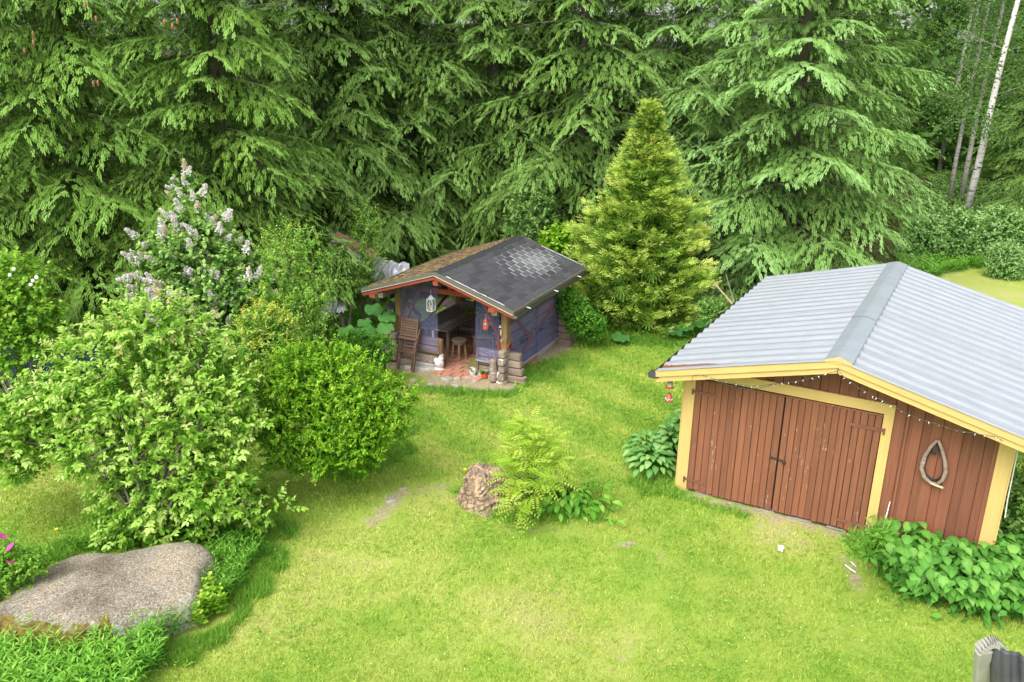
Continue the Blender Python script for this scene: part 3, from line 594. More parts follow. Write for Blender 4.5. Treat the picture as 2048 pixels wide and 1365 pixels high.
# ------------------------------------------------------------------ shrubs
def shrub(name, label, cat, base, blobs, leafname='foliage', mat='elder', ntw=900, k=7, L=.1, twl=.2, tmpl=OVATE, seed=1, r0=.02, nl=16, core=True, **kw):
    t = thing(name, label, cat, tuple(base)); off = np.array(base)
    bl = [(c-off, r) for c, r in blobs]; kw.setdefault('zmin', .04)
    o, P, ax = leaf_crown(leafname, bl, ntw, k, L, twl, tmpl, MAT[mat], t, seed=seed, **kw)
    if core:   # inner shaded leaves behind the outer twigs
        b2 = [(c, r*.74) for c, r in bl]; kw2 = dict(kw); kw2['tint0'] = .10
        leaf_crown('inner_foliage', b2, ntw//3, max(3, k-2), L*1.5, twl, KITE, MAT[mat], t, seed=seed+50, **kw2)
    limbs('stems', (0, 0, 0), [p for p in P], t, MAT['twig'], r0, nl, seed)
    return t, P+off, ax
def lump(blobs, n, r0, r1, flat, seed, core=.82):
    g = np.random.default_rng(seed); w = np.array([(r**2).mean() for c, r in blobs]); w /= w.sum(); out = [(c, r*core) for c, r in blobs]
    for i in g.choice(len(blobs), n, p=w):
        c, r = blobs[i]; d = norm(g.normal(size=3)); d[1] = -abs(d[1]) if g.random() < .7 else d[1]; q = g.uniform(r0, r1); out.append((c+d*r*g.uniform(.72, .98), np.array([q, q, q*flat])))
    return out
# elder
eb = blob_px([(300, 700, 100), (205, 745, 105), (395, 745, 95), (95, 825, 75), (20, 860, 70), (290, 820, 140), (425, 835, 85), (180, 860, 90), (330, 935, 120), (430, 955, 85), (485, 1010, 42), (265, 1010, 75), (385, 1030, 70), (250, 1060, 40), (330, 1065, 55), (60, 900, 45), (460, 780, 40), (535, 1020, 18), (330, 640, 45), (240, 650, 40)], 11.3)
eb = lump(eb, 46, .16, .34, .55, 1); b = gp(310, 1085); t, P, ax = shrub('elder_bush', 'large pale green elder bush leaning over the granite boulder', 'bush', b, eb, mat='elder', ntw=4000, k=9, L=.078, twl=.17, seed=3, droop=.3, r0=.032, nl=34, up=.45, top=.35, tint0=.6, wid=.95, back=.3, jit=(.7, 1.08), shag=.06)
# individually pickable compound leaves on the outside of the elder
mm = []
for q in range(4):
    g = np.random.default_rng(80+q); pos = np.array([[0, .02, 0], [0, .02, 0], [0, .09, 0], [0, .09, 0], [0, .13, 0.]]); d = np.array([[-1, .45, -.1], [1, .45, -.1], [-.8, .8, -.15], [.8, .8, -.15], [0, 1, -.2]])+g.normal(size=(5, 3))*.12
    V, F, T = scatter(*OVATE, pos, d, np.tile([[0, 0, 1.]], (5, 1)), np.array([.10, .10, .12, .12, .13])*g.uniform(.85, 1.1, 5), np.full(5, .45+.13*q)); mm.append(fast_mesh('leaf', V, F, MAT['elder'], T))
def frame_rot(d, n):
    d = Vector(d).normalized(); x = d.cross(Vector(n)).normalized(); z = x.cross(d); return Matrix((x, d, z)).transposed().to_euler()
sel = [i for i in range(len(P)) if ax[i][1] < .1 or ax[i][2] > .6]; random.shuffle(sel)
for i in sel[:290]:
    p = P[i]-b+ax[i]*.16; d = ax[i]*np.array([1, 1, .3])+np.array([0, 0, -.15]); place('leaf', mm[i % 4], t, tuple(p), frame_rot(d, (0, -.25, 1)), (random.uniform(.5, .8),)*3)
# spirea hedge bush
sb = blob_px([(620, 770, 60), (560, 790, 48), (715, 775, 50), (690, 845, 78), (600, 860, 60), (775, 800, 38), (670, 725, 34), (590, 735, 36), (640, 905, 36), (715, 900, 34), (535, 840, 36), (570, 895, 26), (808, 798, 24), (635, 720, 26), (755, 850, 34), (525, 780, 26), (500, 860, 20), (785, 840, 22), (740, 900, 20)], 12.2)
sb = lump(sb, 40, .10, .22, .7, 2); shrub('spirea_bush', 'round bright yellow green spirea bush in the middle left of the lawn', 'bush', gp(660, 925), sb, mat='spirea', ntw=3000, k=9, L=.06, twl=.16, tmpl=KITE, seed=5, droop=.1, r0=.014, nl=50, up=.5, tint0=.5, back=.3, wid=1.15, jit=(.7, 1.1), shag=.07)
# comfrey-like sprouts at its foot
# lilac
lb = blob_px([(378, 372, 17), (382, 408, 30), (395, 450, 48), (350, 485, 40), (430, 495, 50), (395, 530, 85), (320, 520, 42), (470, 535, 50), (330, 575, 55), (440, 590, 75), (500, 550, 22), (305, 478, 20), (370, 620, 60), (460, 640, 50)], 15.0)
lb = lump(lb, 26, .14, .28, .8, 3); b = np.array([*W(400, 640, 15.2)[:2], 0]); t, P, ax = shrub('lilac_bush', 'tall lilac bush with pale mauve flower clusters', 'bush', b, lb, mat='lilac_leaf', ntw=1500, k=7, L=.095, twl=.16, seed=8, r0=.02, nl=22, top=.25, tint0=.66, wid=1.25, back=.3)
g = np.random.default_rng(77); fm = []
for q in range(4):
    n = 150; zz = g.random(n)**.8; rr = (.055*(1-zz*.75))*np.sqrt(g.random(n)); a = g.uniform(0, 6.28, n)
    pos = np.stack([rr*np.cos(a), rr*np.sin(a), zz*.19], -1); V, F, T = scatter(*KITE, pos, norm(pos*np.array([1, 1, .3])+g.normal(size=(n, 3))*.02), g.normal(size=(n, 3)), np.full(n, .028), np.where(g.random(n) < (.5 if q == 3 else .06), 1, g.uniform(.1, .85, n)), np.full(n, 2.0)); fm.append(fast_mesh('flower_cluster', V, F, MAT['lilac_flower'], T))
sel = [i for i in range(len(P)) if ax[i][1] < .05]; sel.sort(key=lambda i: -P[i][2]); 
top = sel[:int(len(sel)*.12)]; rest = sel[len(top):]; random.shuffle(rest); random.shuffle(top)
for i in top[:22]+rest[:100]:
    p = P[i]-b+ax[i]*.14; d = Vector(ax[i]+np.array([0, -.2, .5])).normalized(); place('flower_cluster', fm[random.choice((0, 1, 2, 0, 1, 2, 3))], t, tuple(p), d.to_track_quat('Z', 'Y').to_euler(), (random.uniform(.85, 1.3),)*3)
# young plum
pb = blob_px([(556, 462, 20), (575, 490, 26), (610, 478, 14), (568, 530, 42), (620, 525, 30), (560, 580, 46), (615, 585, 34), (600, 625, 46), (545, 630, 44), (640, 640, 24), (520, 680, 42), (600, 670, 40)], 14.4)
pb = lump(pb, 26, .12, .26, .8, 4, .7); b = np.array([*W(590, 690, 14.6)[:2], 0]); shrub('plum_bush', 'loose young plum tree between lilac and gazebo', 'tree', b, pb, mat='plum', ntw=1300, k=8, L=.06, twl=.2, seed=12, r0=.016, nl=26, up=.9, tint0=.5, wid=1.3, back=.35, tmpl=KITE, core=False)
# yellowish shrub between
yb = blob_px([(525, 650, 36), (560, 660, 30), (500, 690, 40), (545, 700, 40)], 13.4); shrub('golden_bush', 'yellow tipped shrub between elder and spirea', 'bush', np.array([*W(530, 720, 13.5)[:2], 0]), yb, mat='plum', ntw=520, k=8, L=.055, twl=.15, seed=14, r0=.012, nl=12, tint0=.8, wid=1.3, tmpl=KITE)
# viburnum at left edge
vb = blob_px([(20, 560, 45), (75, 565, 38), (10, 620, 50), (60, 640, 50), (100, 600, 26), (20, 690, 50), (75, 690, 40), (110, 545, 12), (-40, 640, 60)], 14.0)
vb = lump(vb, 22, .14, .28, .7, 5, .75); b = np.array([*W(40, 760, 14.2)[:2], 0]); t, P, ax = shrub('viburnum_bush', 'leafy shrub with a few white flower balls at the left picture edge', 'bush', b, vb, mat='viburnum', ntw=900, k=7, L=.085, twl=.2, seed=17, r0=.018, nl=24, wid=1.5, core=False, tint0=.5)
fm2 = MB(); fm2.ball((0, 0, 0), .03, 8, 5); fme = fm2.mesh('flower_ball', MAT['white_flower'], True)
for px, py in ((28, 539), (20, 551), (73, 555), (66, 562), (62, 570), (74, 556)): place('flower_ball', fme, t, tuple(W(px, py, 13.45)-b))
m = MB(); m.box(-.9, .9, 0, .5, 0, .7, .08); m.box(-.4, 1.2, -.1, .4, .6, .95, .08); m.box(-1.0, -.2, .1, .6, .5, 1.1, .08); o = m.build('tarp', MAT['blue_tarp'], None, True, .04, loc=(*W(85, 700, 15.2)[:2], 0)); tag(o, 'dark blue tarpaulin heap behind the white flowered shrub', 'tarpaulin')
# rugosa rose left edge
rb = blob_px([(5, 1100, 28), (15, 1140, 32), (60, 1125, 22), (0, 1175, 28), (30, 1160, 26), (-30, 1130, 50), (85, 1118, 14)], 9.75)
b = np.array([*W(0, 1215, 9.9)[:2], 0]); t, P, ax = shrub('rose_bush', 'small rose bush with magenta flowers beside the boulder', 'bush', b, rb, mat='rose_leaf', ntw=420, k=9, L=.045, twl=.12, seed=21, r0=.008, nl=14, wid=1.3, tmpl=KITE, up=.6)
def rose(mat, r=.045):
    m = MB()
    for k in range(5):
        a = k*1.256; c, s = math.cos(a), math.sin(a); m.add([(0, 0, 0), (r*math.cos(a-.6), r*math.sin(a-.6), .02), (r*1.25*c, r*1.25*s, .025), (r*math.cos(a+.6), r*math.sin(a+.6), .02)], [(0, 1, 2), (0, 2, 3)])
    m.lathe([(.001, .0), (.010, .006), (.001, .012)], 6); return m.mesh('rose_flower', mat)
rme = rose(MAT['pink_flower'])
for px, py in ((2, 1076), (24, 1096), (22, 1128)): place('flower', rme, t, tuple(W(px, py, 9.3)-b), (.7, .1, px), (1.1,)*3)
# pink stray flowers in the herb bed
b = np.array([*W(300, 1245, 8.9)[:2], 0])
# far right shrubs
fs = [((1850, 480, 38), (1868, 505, 34), (1835, 500, 30)), ((1905, 470, 42), (1915, 505, 36), (1890, 490, 34)), ((1955, 505, 34), (1945, 475, 36), (1970, 485, 36)), ((1995, 460, 34), (1990, 490, 36), (2012, 480, 30)), ((2045, 475, 44), (2040, 505, 34), (2075, 510, 40))]
lab = ['roundish shrub touching the broad spruce above the garage roof', 'pale green shrub below the dark flecked birch', 'shrub straight below the foot of the whitest birch', 'shrub with upright light tips right of the whitest birch', 'shrub cut by the right picture edge above the far lawn']
for i, (q, l) in enumerate(zip(fs, lab)):
    bb = blob_px(q, 27.5); shrub('berry_bush', l, 'bush', np.array([bb[0][0][0], bb[0][0][1], 0]), bb, mat='far_shrub', ntw=700, k=7, L=.13, twl=.28, seed=30+i, r0=.02, nl=8, wid=1.4, tmpl=KITE, zmin=.03, top=.4)
    for o in bpy.data.objects:
        if o.get('label') == l: o['group'] = 'berry bushes along the far lawn'
bb = blob_px([(2012, 518, 26), (2020, 535, 24), (2000, 530, 18)], 25.5); shrub('small_bush', 'small round bush standing alone on the far lawn', 'bush', np.array([bb[0][0][0], bb[0][0][1], 0]), bb, mat='far_shrub', ntw=500, k=7, L=.10, twl=.25, seed=41, r0=.015, nl=8, tmpl=KITE, tint0=.6)
# sapling and shrub behind the gazebo
bb = blob_px([(1085, 345, 12), (1070, 365, 18), (1080, 390, 22), (1062, 415, 26), (1078, 440, 22), (1048, 450, 24), (1040, 470, 20)], 21.2); shrub('aspen_sapling', 'slim pale green sapling against the dark spruces behind the gazebo', 'tree', np.array([*W(1062, 500, 21.2)[:2], 0]), bb, mat='birch_leaf', ntw=340, k=7, L=.10, twl=.28, seed=42, r0=.014, nl=10, tmpl=KITE, tint0=.75, core=False, wid=1.5)
bb = blob_px([(1118, 488, 22), (1135, 495, 22), (1105, 505, 18), (1145, 478, 12)], 20.8); shrub('currant_bush', 'bright green shrub peeking over the far gazebo roof edge', 'bush', np.array([*W(1122, 530, 20.8)[:2], 0]), bb, mat='spirea', ntw=240, k=6, L=.13, twl=.25, seed=43, r0=.012, nl=8, tint0=.5, wid=1.4)
bb = blob_px([(727, 425, 10), (735, 455, 14), (728, 480, 12), (745, 510, 14), (720, 540, 18), (740, 560, 14)], 19.0); shrub('willow_sapling', 'thin leafy sapling in front of the silver tarp heap', 'tree', np.array([*W(735, 590, 19.0)[:2], 0]), bb, mat='plum', ntw=260, k=7, L=.075, twl=.25, seed=44, r0=.012, nl=9, tmpl=KITE, core=False, wid=1.3)
bb = blob_px([(680, 545, 20), (668, 520, 12), (690, 570, 14), (660, 560, 14)], 18.2); shrub('small_spruce', 'little spruce beside the collapsed tarp heap', 'tree', np.array([*W(690, 640, 18.2)[:2], 0]), bb, mat='spruce', ntw=400, k=7, L=.12, twl=.2, seed=45, r0=.012, nl=9, tmpl=KITE, tint0=.6, wid=.4, droop=.8)

# ------------------------------------------------------------------ rowan sapling + stump
def rowan():
    b = gp(1062, 1010); t = thing('rowan_sapling', 'yellow green rowan sapling with feathery leaves beside the stump', 'tree', tuple(b)); g = np.random.default_rng(9)
    bb = blob_px([(1062, 885, 42), (1050, 930, 48), (1078, 945, 44), (1052, 985, 36), (1030, 955, 28), (1092, 885, 24), (1052, 850, 20), (1100, 920, 24), (1035, 1005, 20), (1040, 900, 26)], 11.55)
    P = []; D = []
    for c, r in bb:
        d = norm(g.normal(size=(30, 3))); P.append(c-b+d*r*g.uniform(.25, 1, (30, 1))); D.append(d)
    P = np.concatenate(P); D = np.concatenate(D); D = norm(D*np.array([1, 1, .5])+g.normal(size=D.shape)*.35+np.array([0, 0, .15])); m = P[:, 2] > .08; P, D = P[m], D[m]
    nl = 6; pos = []; dd = []; nn = []; sc = []; ti = []
    for p, d in zip(P, D):
        L = g.uniform(.19, .29); x = norm(np.cross(d, [0, 0, 1.])); tb = g.uniform(.35, .98)
        for k in range(nl):
            s = (k+1)/nl
            for sg in (-1, 1):
                pos.append(p+d*L*s+np.array([0, 0, -.04*s*s])); dd.append(x*sg*.9+d*.45+np.array([0, 0, -.1])); nn.append([0, -.1, 1.]); sc.append(.072*(1-.45*abs(s-.4))); ti.append(tb+.1*s)
    V, F, T = scatter(*KITE, np.array(pos), np.array(dd), np.array(nn), np.array(sc), np.clip(ti, 0, 1), np.full(len(pos), .85))
    place('foliage', fast_mesh('foliage', V, F, MAT['rowan'], T), t); limbs('stems', (0, 0, 0), list(P), t, MAT['twig'], .012, 26, 3)
rowan()
def feather(name, label, base, blobs, n, Lr, ll, mat, seed):
    t = thing(name, label, 'plant', tuple(base)); g = np.random.default_rng(seed); b = np.array(base); P = []; D = []
    for c, r in blobs:
        d = norm(g.normal(size=(n, 3))); P.append(c-b+d*r*g.uniform(.2, 1.1, (n, 1))); D.append(d)
    P = np.concatenate(P); D = norm(np.concatenate(D)+np.array([0, 0, .6])); m = P[:, 2] > .04; P, D = P[m], D[m]; pos, dd, sc, ti = [], [], [], []
    for p, d in zip(P, D):
        L = Lr*g.uniform(.7, 1.2); x = norm(np.cross(d, [0, 0, 1.])); tb = g.uniform(.2, .8)
        for k in range(6):
            for sg in (-1, 1): pos.append(p+d*L*(k+1)/6); dd.append(x*sg*.9+d*.6); sc.append(ll*(1.1-.12*k)); ti.append(tb+.04*k)
    V, F, T = scatter(*KITE, np.array(pos), np.array(dd), np.tile([[0, -.2, 1.]], (len(pos), 1)), np.array(sc), np.clip(ti, 0, 1), np.full(len(pos), .8)); place('foliage', fast_mesh('foliage', V, F, MAT[mat], T), t)
    limbs('stems', (0, 0, 0), list(P), t, MAT['fern'], .006, 24, seed)
feather('tansy_plant', 'small feathery leaved plant at the foot of the yellow door jamb', gp(1740, 1118), blob_px([(1745, 1058, 16), (1760, 1075, 20), (1725, 1085, 20), (1708, 1100, 18), (1735, 1105, 22), (1772, 1060, 12), (1700, 1080, 12)], 9.95), 34, .10, .032, 'fern', 62)
def stump():
    b = gp(975, 1003); t = thing('tree_stump', 'rotting tree stump with shaggy crumbling bark in the lawn', 'stump', tuple(b)); g = np.random.default_rng(2); n, mz = 40, 16; V = []
    for i in range(mz+1):
        z = .54*i/mz
        for k in range(n):
            a = 2*math.pi*k/n; r = np.interp(z, [0, .1, .3, .5, .56], [.46, .36, .30, .25, .14])*(1+.12*math.sin(3*a+z*3)+.07*math.sin(7*a+5*z)+g.normal()*.05)
            V.append((r*math.cos(a)-.10*z, r*.9*math.sin(a), z+(g.normal()*.02 if i > mz-3 else 0)-.02))
    V.append((-.05, 0, .50)); F = [(i*n+k, i*n+(k+1) % n, (i+1)*n+(k+1) % n, (i+1)*n+k) for i in range(mz) for k in range(n)]; m = MB(); m.v = V; m.f = F+[(mz*n+k, mz*n+(k+1) % n, len(V)-1) for k in range(n)]
    m.build('wood', MAT['stump'], t)
    ns = 420; a = g.uniform(0, 6.28, ns); z = g.uniform(.02, .55, ns); r = np.interp(z, [0, .1, .3, .5, .56], [.42, .33, .27, .22, .15])*1.03
    P = np.stack([r*np.cos(a)-.1*z, r*.9*np.sin(a), z], -1); D = np.stack([np.cos(a)*.35, np.sin(a)*.35, -np.ones(ns)], -1)+g.normal(size=(ns, 3))*.35
    V, F, T = scatter(*LANCE, P, D, np.stack([np.cos(a), np.sin(a), 0*a], -1), g.uniform(.06, .15, ns), g.random(ns), np.full(ns, 1.4)); o = place('splinters', fast_mesh('splinters', V, F, MAT['stump'], T), t); o['kind'] = 'stuff'
stump()

# ------------------------------------------------------------------ boulder
def boulder():
    top = [(0, 1200), (60, 1150), (110, 1120), (170, 1108), (240, 1106), (300, 1093), (370, 1083), (415, 1094), (425, 1108), (395, 1140), (388, 1185), (330, 1205), (270, 1235), (200, 1250), (110, 1262), (60, 1258), (0, 1245), (-60, 1235), (-50, 1215)]
    P = np.array([gp(a, bb, .38) for a, bb in top]); c = P.mean(0); n = 96; ang = np.arctan2(P[:, 1]-c[1], P[:, 0]-c[0]); rad = np.hypot(P[:, 0]-c[0], P[:, 1]-c[1]); o = np.argsort(ang); ang, rad = ang[o], rad[o]
    th = np.linspace(-math.pi, math.pi, n, endpoint=False); rr = np.interp(th, np.concatenate([ang-2*math.pi, ang, ang+2*math.pi]), np.tile(rad, 3)); rings = 26; V = []; rim = []; moss = []
    for i in range(rings+1):
        s = i/rings; q = min(1, s/.8)
        for k in range(n):
            a = th[k]; r = rr[k]*(q if s <= .8 else 1+.08*math.sin((s-.8)/.2*1.57)); z = .41+.06*math.sin(r*math.cos(a)*1.3+1)*(1-q*.5)-.07*q**6
            if s > .8: z = .34-(s-.8)/.2*.5
            x, y = c[0]+r*math.cos(a), c[1]+r*math.sin(a); z += .02*math.sin(x*5+y*3)+.012*math.sin(x*11-y*9); V.append((x, y, z))
            fr = math.sin(a) < .25; rim.append((.62 if s > .76 else max(0, (s-.55)/.3)*.55) if (fr and math.cos(a) > -.8) else .1*s); moss.append(.9*max(0, s-.5)/.3 if (math.sin(a) < 0 and math.cos(a) < .5) else (.35 if s > .75 else 0))
    F = [(i*n+k, i*n+(k+1) % n, (i+1)*n+(k+1) % n, (i+1)*n+k) for i in range(rings) for k in range(n)]
    me = fast_mesh('boulder', np.array(V), np.array(F), MAT['granite'], {'rim': rim, 'moss': moss}, True); tag(place('boulder', me), 'broad flat granite boulder with pale lichen and brown moss under the elder', 'boulder'); return c
BC = boulder()

# ------------------------------------------------------------------ leafy plants
def cup_leaf(name, mat, L=1, w=.36, tint=.5, heart=True, n=5):   # smooth broad leaf with midrib fold and curved tip, ~32 tris
    V = []; T = []; F = []
    for i in range(n+1):
        s = i/n; ww = w*math.sin(math.pi*min(1, (s*.93+.07))**.8)*1.05 if heart else w*math.sin(math.pi*s)**.8
        if i == n: ww = .004
        zc = .10*math.sin(s*2.4)-.28*s*s
        for u in (-1, -.5, 0, .5, 1):
            V.append((u*ww, s+(-.06*abs(u) if heart and i == 0 else 0), zc+.10*ww/w*abs(u)**1.2-.05*(abs(u) > .9)+.012*math.sin(i*2.1+u*5))); T.append(tint+.14*(u == 0)-.05*abs(u))
    F = [(i*5+k, i*5+k+1, (i+1)*5+k+1, (i+1)*5+k) for i in range(n) for k in range(4)]
    return fast_mesh(name, np.array(V)*L, np.array(F), mat, T, True)
def leafy(name, label, cat, base, pts, meshes, parent_extra=None, size=.2, tilt=.3, outward=None, h=(.2, .5), stem=True, seed=1):
    t = thing(name, label, cat, tuple(base)); g = random.Random(seed); st = MB()
    for (x, y) in pts:
        z = g.uniform(*h); o = outward(x, y) if outward else g.uniform(0, 6.28); o += g.uniform(-.5, .5); d = Vector((math.cos(o), math.sin(o), -g.uniform(0, tilt*2)+.15)); n = Vector((g.uniform(-.25, .25), g.uniform(-.35, .15), 1))
        p = Vector((x-base[0], y-base[1], z)); s = size*g.uniform(.7, 1.2); place('leaf', g.choice(meshes), t, tuple(p), frame_rot(d, n), (s*g.uniform(.85, 1.15), s, s))
        if stem: q = p*1; q.z = 0; st.tube([q-d*Vector((1, 1, 0)).length*.04, p], [.006, .004], 3, False)
    if stem: st.build('stems', MAT['fern'], t)
    return t
hm2 = [cup_leaf('leaf', MAT['herb'], 1, .24, .35+.17*k, False) for k in range(4)]; hm = [cup_leaf('leaf', MAT['hosta'], 1, .27, .3+.17*k, False) for k in range(4)]; bm4 = [cup_leaf('leaf', MAT['bigleaf'], 1, .36, .3+.16*k, True) for k in range(4)]
# hosta bed left of garage: spine points px,py of ground
def rosette(name, label, cx, cy, nleaf, rad, size, meshes, hgt, seed, group):
    t = thing(name, label, 'plant', (cx, cy, 0), 0, group); g = random.Random(seed); st = MB()
    for i in range(nleaf):
        q = (i+.5)/nleaf; a = i*2.399; r = rad*math.sqrt(q)*.75; z = hgt*(1-.55*q**1.5)*g.uniform(.9, 1.1); d = Vector((math.cos(a), math.sin(a), .35-.75*q)); p = Vector((r*math.cos(a), r*math.sin(a), z)); s = size*g.uniform(.8, 1.15)
        place('leaf', g.choice(meshes), t, tuple(p), frame_rot(d, (g.uniform(-.15, .15), -.1, 1)), (s, s, s)); st.tube([(0, 0, 0), tuple(p*.5+Vector((0, 0, z*.3))), tuple(p)], [.008, .006, .004], 3, False)
    st.build('stems', MAT['fern'], t); return t
HG = 'hostas along the left garage wall'
for i, (u, v, r, h, l) in enumerate([(-.50, .25, .36, .34, 'nearest hosta, beside the left corner post of the garage'), (-.72, .62, .36, .36, 'hosta with palest leaves just behind the nearest one'), (-.42, 1.0, .38, .40, 'middle hosta pressed against the garage side wall'), (-.45, 1.6, .36, .38, 'hosta second from the far end of the row'), (-.42, 2.15, .34, .36, 'last hosta, half hidden where the row meets the roof shade')]):
    c = GL(u, v); rosette('hosta_plant', l, c[0], c[1], 56, r*1.12, .18, hm, h*1.1, i+3, HG)
# bed at right front of the garage
g = random.Random(5); pts = []
def inpoly(x, y, poly):
    c = False; n = len(poly)
    for i in range(n):
        a, b = poly[i], poly[i-1]
        if (a[1] > y) != (b[1] > y) and x < (b[0]-a[0])*(y-a[1])/(b[1]-a[1])+a[0]: c = not c
    return c
bed = [gp(*q)[:2] for q in ((1740, 1115), (1790, 1200), (1900, 1235), (2048, 1258), (2100, 1262), (2100, 1130), (2010, 1105), (1960, 1120), (1850, 1090), (1770, 1075))]
xs_ = [q[0] for q in bed]; ys_ = [q[1] for q in bed]
while len(pts) < 300:
    x, y = g.uniform(min(xs_), max(xs_)), g.uniform(min(ys_), max(ys_))
    u, v = local(x, y, GX, GY, GA)
    if inpoly(x, y, bed) and not (0 < u < GW and v > -.08): pts.append((x, y))
mid = gp(1950, 1180)
leafy('elecampane_plant', 'dense bed of large heart shaped leaves in front of the right garage corner', 'plant', mid, pts[:298], bm4, size=.155, tilt=.5, h=(.20, .50), outward=lambda x, y: -1.6, seed=2)
# more shaded leaves lower in the same bed
gg = np.random.default_rng(3); pp = np.array(pts)[gg.integers(0, 300, 2200)]+gg.normal(size=(2200, 2))*.09; n = 2200
V, F, T = scatter(*OVATE, np.column_stack([pp, gg.uniform(.05, .44, n)]), np.column_stack([gg.normal(size=n), gg.normal(size=n)-.5, -.3*np.ones(n)]), np.column_stack([gg.normal(size=(n, 2))*.4, np.ones(n)]), gg.uniform(.10, .16, n), gg.uniform(.05, .6, n)); o = place('undergrowth', fast_mesh('undergrowth', V, F, MAT['bigleaf'], T)); tag(o, 'shaded lower leaves under the heart leaved bed by the garage', 'undergrowth', kind='stuff')
# tall greens right of the garage corner
bb = blob_px([(2020, 1080, 22), (2040, 1060, 30), (2040, 1000, 28), (2050, 950, 26), (2055, 1030, 30), (2080, 1000, 50)], 11.5); shrub('garage_side_bush', 'dark leafy bush squeezed behind the right garage corner post', 'bush', np.array([*W(2050, 1100, 11.6)[:2], 0]), bb, mat='lilac_leaf', ntw=520, k=6, L=.10, twl=.16, seed=61, r0=.012, nl=10, tint0=.45)
FEATHER = True
# comfrey by rowan
g = random.Random(15); c0 = gp(1135, 1020); pts = [(c0[0]+g.gauss(0, .25), c0[1]+g.gauss(.05, .17)) for _ in range(190)]
leafy('comfrey_plant', 'low leafy comfrey clump on the right side of the rowan sapling', 'plant', c0, pts, hm2, size=.16, tilt=.5, h=(.06, .32), outward=lambda x, y: math.atan2(y-c0[1]-.1, x-c0[0]), seed=4)
# leafy sprouts at spirea foot
c0 = gp(640, 905); pts = [(c0[0]+g.gauss(-.1, .12), c0[1]-.15+g.gauss(0, .05)) for _ in range(22)]; leafy('bellflower_plant', 'upright plant with drooping oval leaves at the foot of the spirea', 'plant', c0, pts, hm, size=.17, tilt=.7, h=(.1, .55), outward=lambda x, y: -1.5, seed=8)
# butterbur / rhubarb
def round_leaf(name, mat, tint):
    V = [(0, 0, 0)]; T = [tint+.1]; n = 18
    for ring, rr in ((1, .28), (2, .5)):
        for k in range(n):
            a = math.pi*2*k/n+.35*0; q = rr*(1+.07*math.sin(5*a)); cut = .45 if abs(((a+math.pi/2) % (2*math.pi))-math.pi*2) < .01 else 1
            V.append((q*math.sin(a)*cut, .35+q*math.cos(a)-(0.25 if k == n//2 else 0)*0, .16*ring*(.3+.55*math.sin(a*4.5))*rr-.12*rr*(ring-1))); T.append(tint+(.08 if k % 3 == 0 else -.04))
    F3 = [(0, 1+k, 1+(k+1) % n) for k in range(n)]; F4 = [(1+k, 1+n+k, 1+n+(k+1) % n, 1+(k+1) % n) for k in range(n)]
    F = F3+[(a, b, c) for a, b, c, d in F4]+[(a, c, d) for a, b, c, d in F4]; V[0] = (0, .25, -.02); return fast_mesh(name, np.array(V), np.array(F), mat, np.array(T), True)
bu = [round_leaf('leaf', MAT['butterbur'], .15+.13*k) for k in range(4)]
g = random.Random(3); c0 = np.array([*W(745, 690, 17.3)[:2], 0])
lp = [((738, 655), 16.7, .42), ((722, 668), 16.6, .44), ((765, 650), 17.0, .36), ((700, 655), 16.8, .36), ((775, 628), 17.4, .36), ((755, 612), 17.8, .4), ((785, 618), 17.6, .34), ((768, 676), 16.6, .3), ((735, 640), 17.2, .3), ((790, 600), 18.0, .35), ((745, 690), 16.4, .3)]
t = thing('butterbur_plant', 'butterbur with huge crinkled leaves beside the gazebo left corner', 'plant', tuple(c0)); st = MB()
for (a, bb_), d, s in lp:
    p = Vector(W(a, bb_, d)-c0); p.z = max(p.z, .2); o = g.uniform(-2.2, -.9); place('leaf', g.choice(bu), t, tuple(p), frame_rot((math.cos(o), math.sin(o), -.35), (g.uniform(-.2, .2), -.2, 1)), (s, s, s)); st.tube([(p.x, p.y+.1, 0), tuple(p)], [.012, .008], 4, False)
st.build('stems', MAT['fern'], t)
def buttergroup(label, lst, seed):
    c0 = gp(lst[0][0], lst[0][1]+12); g = random.Random(seed); t = thing('butterbur_plant', label, 'plant', tuple(c0), 0, 'butterbur clumps'); st = MB()
    for a, bb_, z, s in lst:
        p = gp(a, bb_, z)-c0; o = g.uniform(-2.2, -.9); place('leaf', g.choice(bu), t, tuple(p), frame_rot((math.cos(o), math.sin(o), -.25), (g.uniform(-.2, .2), -.3, 1)), (s, s, s)); st.tube([(p[0], p[1]+.1, 0), tuple(p)], [.012, .008], 4, False)
    st.build('stems', MAT['fern'], t)
buttergroup('butterbur with a holed round leaf at the right foot of the thuja', [(1350, 655, .3, .42), (1370, 650, .35, .34), (1385, 642, .35, .34), (1400, 640, .4, .4), (1366, 662, .2, .3), (1410, 632, .4, .3)], 4)
buttergroup('single round butterbur leaf under the left side of the thuja', [(1238, 668, .2, .42)], 5)
buttergroup('butterbur leaves between gazebo back corner and thuja', [(1150, 590, .6, .45), (1165, 605, .5, .4), (1140, 610, .5, .4), (1155, 622, .4, .35), (1130, 580, .7, .4), (1170, 585, .6, .35)], 6)
bb = blob_px([(1160, 640, 22), (1150, 620, 20), (1185, 650, 18), (1135, 600, 18)], 18.6); shrub('nettle_patch', 'tangle of green plants beside the log ends at the gazebo back corner', 'plant', gp(1155, 668), bb, mat='fern', ntw=420, k=7, L=.08, twl=.16, seed=63, r0=.006, nl=10, tmpl=KITE, tint0=.45)
bb = blob_px([(760, 700, 22), (735, 700, 24), (715, 680, 16), (700, 690, 18)], 16.1); shrub('ground_elder_patch', 'low green plants under the butterbur leaves', 'plant', gp(745, 716), bb, mat='fern', ntw=360, k=7, L=.06, twl=.12, seed=64, r0=.005, nl=8, tmpl=KITE, tint0=.4)
